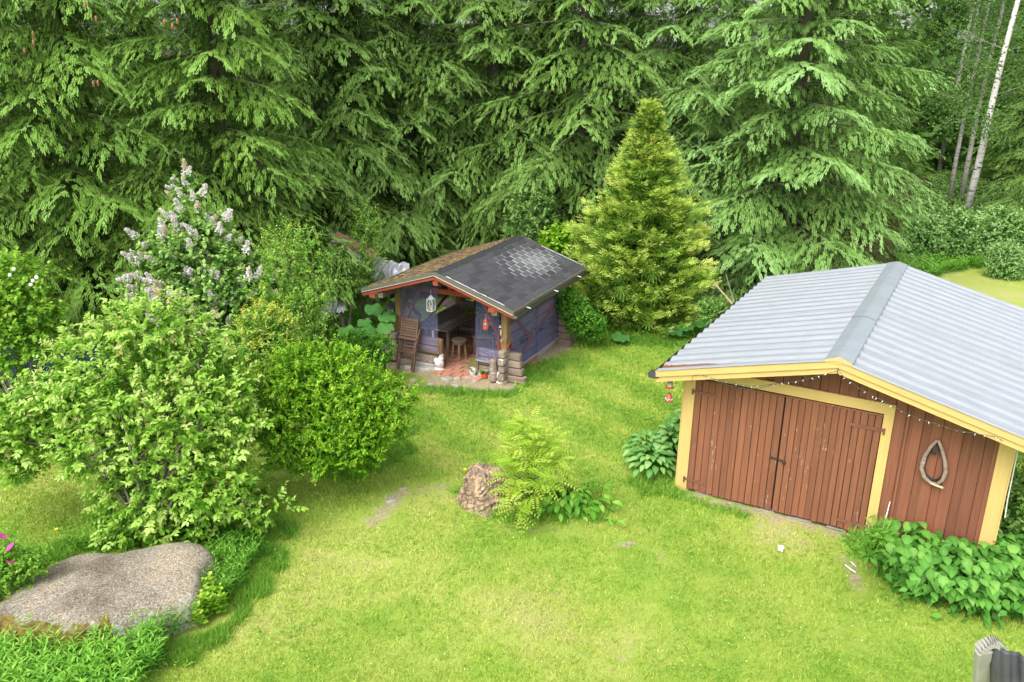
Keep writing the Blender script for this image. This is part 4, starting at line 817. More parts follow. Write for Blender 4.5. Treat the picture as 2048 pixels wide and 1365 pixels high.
bb = blob_px([(1432, 622, 16), (1415, 615, 14), (1445, 612, 12), (1420, 630, 12)], 18.3); shrub('strawberry_patch', 'small leafy plants beside the garage eave near the bamboo poles', 'plant', gp(1430, 640), bb, mat='lilac_leaf', ntw=220, k=6, L=.07, twl=.12, seed=65, r0=.005, nl=6, tmpl=KITE, tint0=.5)

# ------------------------------------------------------------------ herbaceous beds (uncountable)
def bed_stems(name, label, poly, n, hgt, L, mat, seed, k=12, wid=1.0, tmpl=LANCE, tint0=.5, cat='plants', w2=.09):
    g = np.random.default_rng(seed); P = [gp(*q)[:2] for q in poly]; xs_ = [p[0] for p in P]; ys_ = [p[1] for p in P]; out = []
    while len(out) < n:
        x, y = g.uniform(min(xs_), max(xs_)), g.uniform(min(ys_), max(ys_))
        if inpoly(x, y, P): out.append((x, y))
    B = np.array(out); h = hgt*g.uniform(.6, 1.15, n); lean = g.normal(size=(n, 2))*.12
    t = np.linspace(.2, 1, k)[None]*np.ones((n, 1)); z = t*h[:, None]; pos = np.stack([B[:, :1]+lean[:, :1]*z, B[:, 1:]+lean[:, 1:]*z, z], -1)
    a = np.arange(k)[None]*2.4+g.uniform(0, 6.28, (n, 1)); d = np.stack([np.cos(a), np.sin(a), .45+.5*(t-.5)], -1)+g.normal(size=(n, k, 3))*.15; sc = L*(1.15-.45*t)*g.uniform(.75, 1.15, (n, k))
    ti = tint0-.35+.6*t**1.5+g.normal(size=(n, 1))*.1+g.normal(size=(n, k))*.05
    V, F, T = scatter(*tmpl, pos.reshape(-1, 3), d.reshape(-1, 3), np.tile([[0, 0, 1.]], (n*k, 1))+g.normal(size=(n*k, 3))*.15, sc.ravel(), np.clip(ti, 0, 1).ravel(), np.full(n*k, wid))
    return tag(place(name, fast_mesh(name, V, F, MAT[mat], T)), label, cat, kind='stuff')
bed_stems('phlox_bed', 'thick bed of lance leaved perennials in the lower left corner', [(-60, 1260), (60, 1262), (140, 1262), (200, 1252), (280, 1240), (330, 1300), (300, 1365), (240, 1460), (-100, 1480)], 820, .36, .125, 'herb', 71, 14)
bed_stems('boulder_greens', 'soft green plants along the right side of the boulder', [(400, 1130), (450, 1105), (520, 1115), (480, 1190), (430, 1230), (340, 1290), (300, 1270), (340, 1222), (400, 1195)], 330, .30, .10, 'fern', 72, 12)
bed_stems('elder_undergrowth', 'dark undergrowth around the foot of the elder bush', [(130, 1095), (250, 1070), (400, 1065), (520, 1080), (540, 1120), (460, 1115), (420, 1090), (300, 1100), (160, 1115)], 260, .28, .10, 'fern', 73, 10, tint0=.35)
bed_stems('edge_greens', 'bright leafy sprigs where boulder meets the lawn', [(380, 1195), (440, 1200), (455, 1225), (400, 1260), (370, 1240)], 60, .3, .075, 'spirea', 74, 12, 2.2, KITE, .65)
bed_stems('woodland_edge_herbs', 'bright green ground cover between far lawn and shrubs', [(1790, 522), (1850, 512), (1960, 522), (1985, 536), (1900, 548), (1860, 560), (1800, 545)], 700, .35, .16, 'herb', 75, 9)
bed_stems('bilberry_cover', 'low green undergrowth on the forest floor under the birches', [(1790, 500), (1820, 410), (1880, 350), (2070, 370), (2070, 500), (1900, 520), (1860, 520)], 2200, .3, .2, 'birch_leaf', 76, 8, 1.4, KITE, .6)
bed_stems('thuja_edge_plants', 'low green plants along the foot of the thuja', [(1150, 672), (1200, 662), (1300, 672), (1400, 655), (1440, 645), (1430, 670), (1340, 692), (1230, 688), (1170, 684)], 420, .16, .085, 'fern', 77, 8)
bed_stems('gazebo_left_greens', 'green weeds on the left of the gazebo', [(690, 640), (720, 625), (780, 640), (780, 690), (720, 712), (660, 700), (650, 660)], 300, .28, .12, 'herb', 78, 9)
bed_stems('spruce_foot_weeds', 'weeds along the shade line below the spruces behind the gazebo', [(640, 600), (700, 585), (780, 600), (740, 630), (640, 640)], 220, .2, .1, 'fern', 79, 8)

# ------------------------------------------------------------------ lawn grass
def footprint(x, y):
    u, v = local(x, y, GX, GY, GA); m = (u > -.05) & (u < GW+.05) & (v > -.02) & (v < GD+.05)
    u, v = local(x, y, KX, KY, KA); m |= (u > -1.3) & (u < 1.3) & (v > .35) & (v < 3.3)
    m |= ((x-BC[0])/1.5)**2+((y-BC[1])/.62)**2 < 1
    return m
def grass(name, n, x0, x1, y0, y1, h, w, mat, seed, blades=3, label='', region=None, dens=None):
    g = np.random.default_rng(seed); x = g.uniform(x0, x1, n); y = y0+(y1-y0)*g.random(n)**1.25; px, py, f = proj(np.stack([x, y, 0*x], -1)); b, fo, st = masks(x, y)
    m = (px > -60) & (px < 2110) & (py < 1430) & ~footprint(x, y) & (g.random(n) > b*1.5) & (fo < .5)
    if region is not None: m &= region(x, y)
    x, y, st = x[m], y[m], st[m]; n = len(x); B = np.stack([x, y, gz(x, y)-.003], -1); B = np.repeat(B, blades, 0)+g.normal(size=(n*blades, 3))*np.array([w*2.5, w*2.5, 0]); k = n*blades
    T0 = np.array([(-.5, 0, 0), (.5, 0, 0), (0, 1, .15)]); d = np.stack([g.normal(size=k)*.55, g.normal(size=k)*.55, np.ones(k)], -1); nn = g.normal(size=(k, 3)); nn[:, 2] = 0
    dist = np.repeat(np.hypot(x, y), blades); sc = h*g.uniform(.6, 1.4, k); V, F, T = scatter(T0, [(0, 1, 2)], B, d, nn, sc, np.repeat(np.clip(.5+g.normal(size=n)*.22, 0, 1), blades), (w/h)*dist/11*np.ones(k))
    at_ = {'tint': T, 'straw': np.repeat(np.repeat(st, blades), 3)}
    return tag(place(name, fast_mesh(name, V, F, MAT[mat], at_)), label, 'grass', kind='stuff')
grass('lawn_grass', 235000, -9, 9.5, 7.2, 21, .046, .013, 'grass', 91, 2, 'short mown grass of the garden lawn')
def near_seg(segs, w):
    S = [(gp(*a), gp(*b)) for a, b in segs]
    def fn(x, y):
        d = np.full_like(x, 9.)
        for p, q in S: d = np.minimum(d, seg_d(x, y, p, q))
        return d < w*(.6+.6*np.abs(np.sin(x*7+y*5)))
    return fn
grass('tall_grass', 300000, -7, 9, 7.5, 19, .13, .010, 'long_grass', 92, 2, 'longer unmown grass around stump, plants and garage wall',
      near_seg([((920, 985), (940, 1000)), ((960, 1020), (1060, 1045)), ((1060, 1040), (1190, 1040)), ((1390, 1000), (1480, 1030)), ((1270, 965), (1350, 975)), ((1290, 980), (1350, 990)), ((780, 890), (830, 860))], .13))
grass('edge_grass', 260000, -8, 0, 7.5, 13, .10, .012, 'long_grass', 93, 2, 'long dark grass fringing the boulder and elder',
      near_seg([((420, 1110), (540, 1110)), ((540, 1110), (500, 1180)), ((480, 1180), (430, 1260)), ((430, 1260), (330, 1320)), ((150, 1100), (60, 1130)), ((560, 1060), (480, 1080)), ((330, 1320), (300, 1365)), ((560, 930), (720, 945)), ((720, 945), (800, 900))], .22))
grass('rough_grass', 240000, -8, 8, 15, 23, .11, .013, 'long_grass', 94, 2, 'rough grass near the gazebo and beneath the woodland edge',
      near_seg([((1130, 690), (1240, 680)), ((1240, 680), (1440, 690)), ((620, 650), (800, 700)), ((600, 700), (760, 720)), ((860, 775), (1000, 785)), ((1030, 770), (1100, 730)), ((1400, 620), (1480, 600)), ((640, 620), (780, 590))], .3))
gw = np.random.default_rng(96); n = 16000; x = gw.uniform(-7, 9, n); y = 7.4+12*gw.random(n)**1.2; cl = np.sin(x*2.3+np.sin(y*1.7))*np.sin(y*2.9+x)+gw.normal(size=n)*.35; b_, f_, s_ = masks(x, y); px, py, _f = proj(np.stack([x, y, 0*x], -1))
m = (cl > .45) & ~footprint(x, y) & (b_ < .3) & (f_ < .5) & (px > -30) & (px < 2080); x, y = np.repeat(x[m], 4), np.repeat(y[m], 4); n = len(x); x = x+gw.normal(size=n)*.02; y = y+gw.normal(size=n)*.02
V, F, T = scatter(*KITE, np.column_stack([x, y, gw.uniform(.02, .045, n)]), np.column_stack([gw.normal(size=(n, 2)), gw.uniform(-.1, .4, n)]), np.column_stack([gw.normal(size=(n, 2))*.3, np.ones(n)]), gw.uniform(.018, .036, n), gw.uniform(.3, .9, n), np.full(n, 1.7)); tag(place('lawn_weeds', fast_mesh('lawn_weeds', V, F, MAT['long_grass'], T)), 'clover and plantain leaves growing among the lawn grass', 'weeds', kind='stuff')
# dandelions / daisies
fl = rose(MAT['yellow_flower'], .03)
for i, (px, py, l) in enumerate([(112, 1061, 'dandelion on the lawn above the boulder'), (930, 941, 'dandelion just left of the stump'), (866, 931+0, 'dandelion in the open lawn further left of the stump')][:2]):
    tag(place('dandelion', fl, None, tuple(gp(px, py, .05)), scale=(.9,)*3), 'yellow '+l, 'flower', 'dandelions')
wf = MB(); g = random.Random(4)
for _ in range(60):
    p = gp(g.uniform(640, 1800), g.uniform(900, 1340), .03); wf.ball(tuple(p), .007, 5, 3)
tag(wf.build('clover_flowers', MAT['white_flower']), 'tiny white clover heads dotted over the lawn', 'flowers', kind='stuff')
# ------------------------------------------------------------------ garage
def hitp(px, py, K, v=0.0):
    X0, Y0, A = K; n = np.array([-math.sin(A), math.cos(A), 0]); d = ray(px, py); o = np.array([0, 0, HC])
    t = (v-(o-np.array([X0, Y0, 0]))@n)/(d@n); P = o+t*d; u, _ = local(P[0], P[1], X0, Y0, A); return u, P[2]
KG = (GX, GY, GA); KK = (KX, KY, KA)
SR, ZR, UR = .256, 2.603, 2.0745
def roofz(u): return ZR-SR*abs(u-UR)
gar = thing('garage', 'brown plank garage with yellow trim and corrugated metal roof', 'garage', (GX, GY, 0), GA)
UE0, UE1, V0, V1 = -.265, 4.42, -.502, 5.582
def roof_sheet(side, va, vb, lift):
    nu, nv = 26, max(8, int((vb-va)/.0152)); u0, u1 = (UE0, UR) if side < 0 else (UE1, UR); us = np.linspace(u0, u1, nu); vs_ = np.linspace(va, vb, nv)
    U, Vv = np.meshgrid(us, vs_); per = .305; ph = 2*math.pi*(Vv-V0)/per
    prof = (.022 if side < 0 else .014)*np.tanh(1.6*np.cos(ph))+(.006*np.cos(2*ph+.6) if side > 0 else .002*np.cos(3*ph)); Z = ZR-SR*np.abs(U-UR)+prof+lift+.003*np.sin(U*2.3+Vv*1.7)
    ru = np.zeros_like(U)
    if side < 0:
        ru = np.maximum(1.5*np.exp(-((Vv+.36)/.085)**2)*np.clip(1.0-(U-UE0)/1.5, 0, 1), 1.5*np.exp(-((Vv-.19)/.05)**2)*np.clip(1.0-(U-UE0)/1.1, 0, 1))
        ru = np.maximum(ru, .8*np.exp(-((Vv+.38)/.04)**2)*np.exp(-((U-1.2)/.25)**2)); ru = np.maximum(ru, .56*np.exp(-((Vv-3.02)/.03)**2)); ru = np.maximum(ru, .50*np.exp(-((U-UE0)/.05)**2)); ru = np.maximum(ru, .38*np.exp(-((Vv-.9)/.03)**2)*np.clip(1-(U-UE0)/2.2, 0, 1))
    P = np.stack([U, Vv, Z], -1).reshape(-1, 3); i = (np.arange(nv-1)[:, None]*nu+np.arange(nu-1)).ravel(); F = np.stack([i, i+1, i+nu+1, i+nu], 1)
    o = place('roof_sheet', fast_mesh('roof_sheet', P, F, MAT['galv'], {'rust': ru}, True), gar); return o
edges = [V0-.062, .42, 1.34, 2.26, 3.02, 3.95, 4.86, V1]
for sd in (-1, 1):
    for k in range(7): roof_sheet(sd, edges[k]-(.0 if k == 0 else .08), edges[k+1], .004*(k % 2)+(.007 if k == 4 else 0))
# ridge cap in three lengths
for a, b, l in ((V0-.01, 1.62, .0), (1.55, 3.70, .006), (3.62, V1+.02, .0)):
    m = MB(); w = .17; z0 = ZR+.034+l
    m.add([(UR-w, a, z0-SR*w-.012), (UR-w+.01, a, z0-SR*w), (UR-.03, a, z0-.004), (UR+.03, a, z0-.004), (UR+w-.01, a, z0-SR*w), (UR+w, a, z0-SR*w-.012)]+[(UR-w, b, z0-SR*w-.012), (UR-w+.01, b, z0-SR*w), (UR-.03, b, z0-.004), (UR+.03, b, z0-.004), (UR+w-.01, b, z0-SR*w), (UR+w, b, z0-SR*w-.012)], [(i, i+1, i+7, i+6) for i in range(5)])
    m.build('ridge_cap', MAT['ridge'], gar)
# under-roof deck
m = MB(); 
for u0, u1 in ((UE0+.02, UR), (UR, UE1-.02)):
    m.add([(u0, V0+.03, roofz(u0)-.045), (u1, V0+.03, roofz(u1)-.045), (u1, V1-.03, roofz(u1)-.045), (u0, V1-.03, roofz(u0)-.045), (u0, V0+.03, roofz(u0)-.07), (u1, V0+.03, roofz(u1)-.07), (u1, V1-.03, roofz(u1)-.07), (u0, V1-.03, roofz(u0)-.07)], [(0, 1, 2, 3), (7, 6, 5, 4), (0, 4, 5, 1), (1, 5, 6, 2), (2, 6, 7, 3), (3, 7, 4, 0)])
m.build('roof_deck', MAT['old_wood'], gar)
def rake(name, v, off, h, th, mat, ua, ub, gar=gar, f=roofz):
    m = MB(); vs_ = [(ua, v, f(ua)-off-h), (ub, v, f(ub)-off-h), (ub, v, f(ub)-off), (ua, v, f(ua)-off)]; m.add(vs_+[(a, b+th, c) for a, b, c in vs_], [(0, 1, 2, 3), (7, 6, 5, 4), (0, 4, 5, 1), (1, 5, 6, 2), (2, 6, 7, 3), (3, 7, 4, 0)]); return m.build(name, mat, gar)
MAT['yellow_x'] = wood('yellow_paint_fascia', (.60, .41, .135), (.67, .475, .175), (.46, .33, .14), .76, axis=0, vary=.06)
for a, b in ((UE0-.02, UR-.001), (UR+.001, UE1)):
    rake('fascia_board', V0-.045, .000, .092, .022, MAT['yellow_x'], a, b); rake('fascia_board', V0-.022, .094, .080, .02, MAT['yellow_x'], a+.01, b); rake('fascia_board', V1-.02, .025, .12, .022, MAT['yellow_x'], a, b)
m = MB(); m.box(UR-.16, UR+.16, V0-.05, V0+.03, ZR-.045, ZR-.012); m.add([(UR-.17, V0-.055, ZR-.03), (UR+.17, V0-.055, ZR-.03), (UR+.15, V0-.055, ZR-.01), (UR, V0-.055, ZR+.040), (UR-.15, V0-.055, ZR-.01), (UR-.17, V0-.01, ZR-.03), (UR+.17, V0-.01, ZR-.03), (UR+.15, V0-.01, ZR-.01), (UR, V0-.01, ZR+.040), (UR-.15, V0-.01, ZR-.01)], [(0, 1, 2, 3, 4), (9, 8, 7, 6, 5), (0, 5, 6, 1), (1, 6, 7, 2), (2, 7, 8, 3), (3, 8, 9, 4), (4, 9, 5, 0)]); m.build('ridge_end', MAT['yellow'], gar)
# eave gutter at left and eave boards
m = MB()
pr = [(-.005, 0), (-.02, -.055), (-.075, -.07), (-.11, -.02), (-.115, .012)]
for k in range(4):
    (a, za), (b, zb) = pr[k], pr[k+1]; z0 = roofz(UE0)-.055; m.add([(UE0+.05+a, V0-.03, z0+za), (UE0+.05+b, V0-.03, z0+zb), (UE0+.05+b, V1, z0+zb), (UE0+.05+a, V1, z0+za), (UE0+.05+a*.97, V0-.03, z0+za+.004), (UE0+.05+b*.97, V0-.03, z0+zb+.004), (UE0+.05+b*.97, V1, z0+zb+.004), (UE0+.05+a*.97, V1, z0+za+.004)], [(3, 2, 1, 0), (4, 5, 6, 7), (0, 1, 5, 4), (2, 3, 7, 6)])
m.add([(UE0+.05+a, V0-.032, roofz(UE0)-.055+z) for a, z in pr], [(0, 1, 2, 3, 4)]); m.build('gutter', MAT['gutter_grey'], gar)
m = MB(); z0 = roofz(UE0)-.03; m.add([(UE0-.015, V0-.06, z0), (UE0-.13, V0-.06, z0-.02), (UE0-.11, V0-.06, z0-.085), (UE0-.015, V0-.06, z0-.09), (UE0-.015, V0+.10, z0), (UE0-.12, V0+.10, z0-.02), (UE0-.10, V0+.10, z0-.085), (UE0-.015, V0+.10, z0-.09)], [(0, 1, 2, 3), (7, 6, 5, 4), (0, 4, 5, 1), (1, 5, 6, 2), (2, 6, 7, 3), (3, 7, 4, 0)]); m.build('gutter_end', MAT['gutter_grey'], gar)
for u in (UE0+.02, UE1-.04): MB().box(u, u+.022, V0+.02, V1-.03, roofz(u)-.19, roofz(u)-.075).build('eave_board', MAT['yellow'], gar)
# added dark shell, its colour standing in for the unlit inside
m = MB(); m.box(.06, GW-.06, .035, 5.25, .06, 1.9); m.build('inner_dark_shell', MAT['dark_wood'], gar)
# wall boards
def vboard(u, w, v, th, z0, z1a, z1b, mat, parent, name='board', zj=0):
    m = MB(); z0 += random.uniform(-zj, zj); m.add([(u, v, z0), (u+w, v, z0), (u+w, v+th, z0), (u, v+th, z0), (u, v, z1a), (u+w, v, z1b), (u+w, v+th, z1b), (u, v+th, z1a)], [(0, 3, 2, 1), (4, 5, 6, 7), (0, 1, 5, 4), (1, 2, 6, 5), (2, 3, 7, 6), (3, 0, 4, 7)])
    return m.build(name, mat, parent, bevel=.004)
def fill(u0, u1, z0, topf, v=.0, w=.118):
    u = u0; k = 0
    while u < u1-.02:
        ww = min(w*random.uniform(.92, 1.06), u1-u); z1a, z1b = topf(u), topf(u+ww); pr_ = k % 2
        zz = z0(u) if callable(z0) else z0
        if min(z1a, z1b) > zz+.03: vboard(u+(.002 if pr_ else -.012 if k else 0), ww+(0 if pr_ else .012), v-(.0 if pr_ else .020), .02, zz, z1a, z1b, MAT['wall_wood'], gar, 'wall_board', .006)
        u += ww; k += 1
top = lambda u: roofz(u)-.075
fill(2.777, 3.986, .02, top)
fill(1.0, 2.777, lambda u: 1.974 if True else 0, top)
MB().box(2.83+.10, 2.83+.125, -.035, -.022, .05, 2.28).build('wall_strip', MAT['wall_wood'], gar)
for k in range(1): pass
# posts and header
def ypost(name, u0, u1, z0, tf, v=-.045, th=.043): return vboard(u0, u1-u0, v, th, z0, tf(u0), tf(u1), MAT['yellow'], gar, name)
ypost('corner_post', -.005, .153, -.05, top); ypost('corner_post', 3.986, 4.149, -.05, top); ypost('door_jamb', 2.653, 2.777, .0, lambda u: 1.972)
vboard(.155, 2.653-.155+.124, -.050, .045, 1.83, 1.976, 1.976, MAT['yellow_x'], gar, 'door_header')
# cut header under roof line is covered by fascia; side posts
MB().box(4.150, 4.172, -.04, .10, -.05, top(4.15)-.01).build('corner_post', MAT['yellow'], gar); MB().box(-.028, -.006, -.03, .10, -.05, top(0)-.01).build('corner_post', MAT['yellow'], gar)
sb_m = vboard(0, .13, 0, .02, 0, 1, 1, MAT['wall_wood'], None, 'tmp'); sbm = sb_m.data; bpy.data.objects.remove(sb_m)
for side, u in ((0, 0.0), (1, GW)):
    for k in range(38):
        o = place('wall_board', sbm, gar, (u+(.02 if not side else -.002)+(.012 if k % 2 else 0)*(1 if side else -1)-.02*(not side), .10+k*.1345, .02), (0, 0, math.pi/2), (1, 1, top(u)-.03)); 
for k in range(31): place('wall_board', sbm, gar, (k*.134, 5.26-(.012 if k % 2 else 0), .02), (0, 0, 0), (1, 1, min(top(k*.134), top(k*.134+.13))-.03))
# doors
dh0, dh1 = .05, 1.79
def door(u0, u1, n, tilt=0):
    d = thing('door', None, None, (u0, -.03, 0), tilt); d.parent = gar; w = (u1-u0)/n
    for k in range(n):
        ww = w*random.uniform(.94, 1.0); m = vboard(k*w+.002, ww-.004, -.004-random.uniform(0, .004), .024, dh0+random.uniform(-.012, .010), dh1+random.uniform(-.003, .003), dh1, MAT['door_wood'], d, 'door_board')
    MB().box(0.01, u1-u0-.01, .020, .024, dh0+.03, dh1-.02).build('backing', MAT['dark_wood'], d); MB().box(-.005, u1-u0+.002, -.015, .02, dh1+.004, dh1+.022).build('top_rail', MAT['door_wood'], d)
    return d
def strap(d, a, b, z, u0, tilt=.0, pin=0):
    m = MB(); m.bar((a-u0, -.016, z), (b-u0, -.016, z-tilt), .010, .042, (0, 0, 1)); 
    if pin is not None: m.tube([(pin-u0, -.026, z-.05), (pin-u0, -.026, z+.035)], .014, 8)
    for q in (.2, .5, .8): m.ball((a-u0+(b-a)*q, -.022, z-tilt*q), .007, 6, 3)
    m.build('hinge_strap', MAT['hinge'], d)
d1 = door(.158, 1.398, 13, -.006); d2 = door(1.414, 2.648, 14, .0)
strap(d1, .12, .47, 1.61, .158, .01, .125); strap(d1, .105, .46, .21, .158, .01, .11); strap(d2, 2.25, 2.68, 1.60, 1.414, -.0, 2.685); strap(d2, 2.27, 2.67, .175, 1.414, 0, 2.67)
hu, hz = hitp(1557, 916, KG); m = MB(); m.bar((hu-.09-1.414, -.03, hz+.01), (hu+.11-1.414, -.03, hz-.01), .012, .016); m.ball((hu-.09-1.414, -.03, hz+.01), .02, 8, 5); m.lathe([(.02, 0), (.02, .035), (.012, .05)], 8, (hu+.09-1.414, -.03, hz-.05)); m.build('hasp', MAT['iron'], d2)
# footing stones
for k, (u, w, h) in enumerate(((.10, .20, .06), (.42, .28, .05), (.85, .3, .045), (1.3, .34, .05), (1.8, .36, .045), (2.3, .30, .05), (2.7, .3, .06), (3.3, .5, .05), (3.9, .4, .05))):
    m = MB(); m.box(u-w/2, u+w/2, -.03, .12, -.03, h-.02, .02); m.build('footing_stone', MAT['footing'], gar, bevel=.02)
# ------------------------------------------------------------------ things on the garage
def gpt(px, py, v): u, z = hitp(px, py, KG, v); return GL(u, v, z)
m = MB(); ct = [gpt(1866, 905, -.05)]
path_l = [(1875, 880), (1862, 893), (1850, 912), (1843, 935), (1848, 953), (1860, 964), (1874, 968), (1886, 959), (1892, 942), (1890, 920), (1884, 898), (1877, 880)]
hc = thing('horse_collar', 'old wooden horse collar hanging on the brown wall right of the doors', 'horse collar', tuple(GL(3.31, -.05, 1.3)), GA)
def hc_pts(scale, dv): 
    c = np.array(hitp(1868, 928, KG, -.05)); out = []
    for q in path_l: a = np.array(hitp(*q, KG, -.05)); a = c+(a-c)*scale; out.append((a[0]-3.31, dv, a[1]-1.3))
    return out
m = MB(); p = hc_pts(1.0, -.02); m.tube(p[:7], [.016, .022, .026, .028, .028, .024, .020], 8); m.build('hame', MAT['log'], hc, True)
m = MB(); m.tube(p[6:], [.020, .026, .027, .026, .022, .016], 8); m.build('hame', MAT['log'], hc, True)
m = MB(); p = hc_pts(.84, .0); m.tube(p[:7], [.012, .014, .016, .018, .018, .016, .014], 6); m.tube(p[6:], [.014, .016, .018, .016, .014, .012], 6); m.build('padding', MAT['iron'], hc, True)
m = MB(); a = p[0]; m.box(a[0]-.035, a[0]+.02, -.04, .0, a[2]-.11, a[2]-.02); m.lathe([(.02, 0), (.025, .02), (.02, .05)], 8, (a[0]-.01, -.02, a[2]-.14)); m.build('strap', MAT['iron'], hc)
m = MB(); q = hc_pts(1.02, -.03)[6]; m.bar((q[0]-.075, -.04, q[2]+.015), (q[0]+.075, -.04, q[2]-.015), .022, .022); m.build('lower_clasp', MAT['cream'], hc)
# string lights
sp = [(1383, 765), (1386, 752), (1400, 750), (1430, 759), (1470, 768), (1500, 773), (1530, 771), (1560, 767), (1590, 764), (1620, 757), (1650, 749), (1678, 742), (1687, 754), (1714, 774), (1744, 792), (1762, 800), (1800, 821), (1836, 838), (1874, 849), (1910, 861), (1946, 867), (1990, 874), (2005, 882)]
P = [gpt(a, b_, -.565) for a, b_ in sp]; sl_ = thing('string_lights', 'string of small white fairy lights drooping below the yellow gable boards', 'fairy lights', tuple(P[11])); m = MB(); m.tube([tuple(p-P[11]) for p in P], .004, 4)
P2 = [p+np.array([0, 0, -.03*math.sin(i)-.02]) for i, p in enumerate(P[3:8])]; m.tube([tuple(p-P[11]) for p in P2], .004, 4); m.build('cable', MAT['cable'], sl_)
bmx = MB(); bmx.tube([(0, 0, 0), (0, 0, -.035)], [.006, .004], 5); bme = bmx.mesh('bulb', MAT['white'], True); g = random.Random(2)
for i in range(2, len(P)-1):
    for q in (.1, .55):
        p = P[i]*(1-q)+P[i+1]*q-P[11]; place('bulb', bme, sl_, tuple(p), (g.uniform(-.9, .9), g.uniform(-.9, .9), 0), (.85,)*3)
# hanging pots
c = gpt(1340, 768, -.35); hp = thing('hanging_pots', 'two small clay pots strung upside down below the left garage eave', 'pot mobile', tuple(c))
m = MB(); m.tube([(0, 0, .02), (0, 0, .18+.12)], .002, 4); m.tube([(0, 0, -.05), (0, 0, -.16)], .002, 4); m.build('cord', MAT['cable'], hp)
m = MB(); m.lathe([(.034, .045), (.036, .05), (.046, -.03), (.05, -.035)], 14); m.build('pot', MAT['cream'], hp, True); m = MB(); m.lathe([(.051, -.034), (.057, -.036), (.058, -.06), (.03, -.058)], 14); m.build('pot_rim', MAT['red'], hp)
m = MB(); m.lathe([(.030, -.15), (.034, -.155), (.046, -.23), (.05, -.232), (.056, -.235), (.057, -.265), (.03, -.262)], 14); pp_ = m.build('pot', MAT['terracotta'], hp, True); pp_['label'] = 'lower terracotta pot with a pale zigzag line'
m = MB(); zz = [(.0535*math.cos(a_), .0535*math.sin(a_), -.225+(.012 if k % 2 else -.012)) for k, a_ in enumerate(np.linspace(0, 6.283, 13))]; m.tube(zz, .004, 4); m.build('zigzag', MAT['white'], pp_)
# white stick by the jamb and pole at right corner
m = MB(); a = GL(2.86, -.14, .0); b_ = GL(2.74+.16, -.03, .62); m.tube([tuple(a), tuple(b_)], .008, 6); tag(m.build('garden_stake', MAT['white_metal']), 'thin white stake leaning on the wall beside the yellow door jamb', 'stake')
m = MB(); m.tube([tuple(GL(4.215, .03, .75)), tuple(GL(4.20, .03, 1.0)), tuple(GL(4.19, .03, 1.70))], .008, 8); tag(m.build('downpipe', MAT['white_metal']), 'slim white pipe on the side of the right garage corner post', 'pipe')
# litter
m = MB(); 
for k in range(6): q = gp(1560+random.uniform(-9, 9), 1096+random.uniform(-5, 5), .01); m.box(q[0]-.025, q[0]+.03, q[1]-.012, q[1]+.015, .005, .03, .012)
tag(m.build('paper_scrap', MAT['white']), 'white paper scraps on the bare grass in front of the garage doors', 'litter')
m = MB(); m.tube([tuple(gp(1690, 1130, .02)), tuple(gp(1700, 1138, .03)), tuple(gp(1712, 1146, .02))], [.008, .012, .006], 5); m.tube([tuple(gp(1702, 1124, .02)), tuple(gp(1712, 1134, .02))], [.008, .006], 5); tag(m.build('twig_litter', MAT['white']), 'pale broken sticks at the left end of the leafy bed', 'sticks')
for i, (a, b_, l) in enumerate((((1238, 1092), (1270, 1100), 'left pale stone edging set flush in the lawn'), ((1286, 1103), (1318, 1109), 'right pale stone edging set flush in the lawn'))):
    p, q = gp(*a), gp(*b_); m = MB(); m.bar((p[0], p[1], .012), (q[0], q[1], .006), .03, .03); tag(m.build('edging_stone', MAT['flagstone'], bevel=.01), l, 'stone', 'edging stones in the lawn')
for i, (a, r_, l) in enumerate((((783, 1004), .07, 'larger pale flat stone showing through the worn lawn'), ((806, 980), .045, 'smaller pale flat stone showing through the worn lawn'))):
    p = gp(*a); m = MB(); m.lathe([(r_*.3, .03), (r_, .022), (r_*1.05, -.02)][::-1], 9); o = m.build('ground_stone', MAT['flagstone'], loc=tuple(p), rot=(0, 0, .5), scale=(1.4, .8, 1)); tag(o, l, 'stone')
# ------------------------------------------------------------------ gazebo
gz_ = thing('gazebo', 'small open log gazebo with dark shingle roof and plastic side sheets', 'gazebo', (KX, KY, 0), KA)
SK, KZ, KE, KD = .3257, 2.199, 1.6545, 3.868
def kroof(u): return KZ-SK*abs(u)
def krake(name, v, off, h, th, mat, ua, ub): return rake(name, v, off, h, th, mat, ua, ub, gz_, kroof)
cosS = 1/math.sqrt(1+SK*SK)
# deck
m = MB()
for u0, u1 in ((-KE+.01, 0), (0, KE-.01)):
    vs_ = [(u0, .03, kroof(u0)-.02), (u1, .03, kroof(u1)-.02), (u1, KD-.03, kroof(u1)-.02), (u0, KD-.03, kroof(u0)-.02)]; m.add(vs_+[(a, b_, c-.03) for a, b_, c in vs_], [(0, 1, 2, 3), (7, 6, 5, 4), (0, 4, 5, 1), (1, 5, 6, 2), (2, 6, 7, 3), (3, 7, 4, 0)])
m.build('roof_deck', MAT['dark_wood'], gz_)
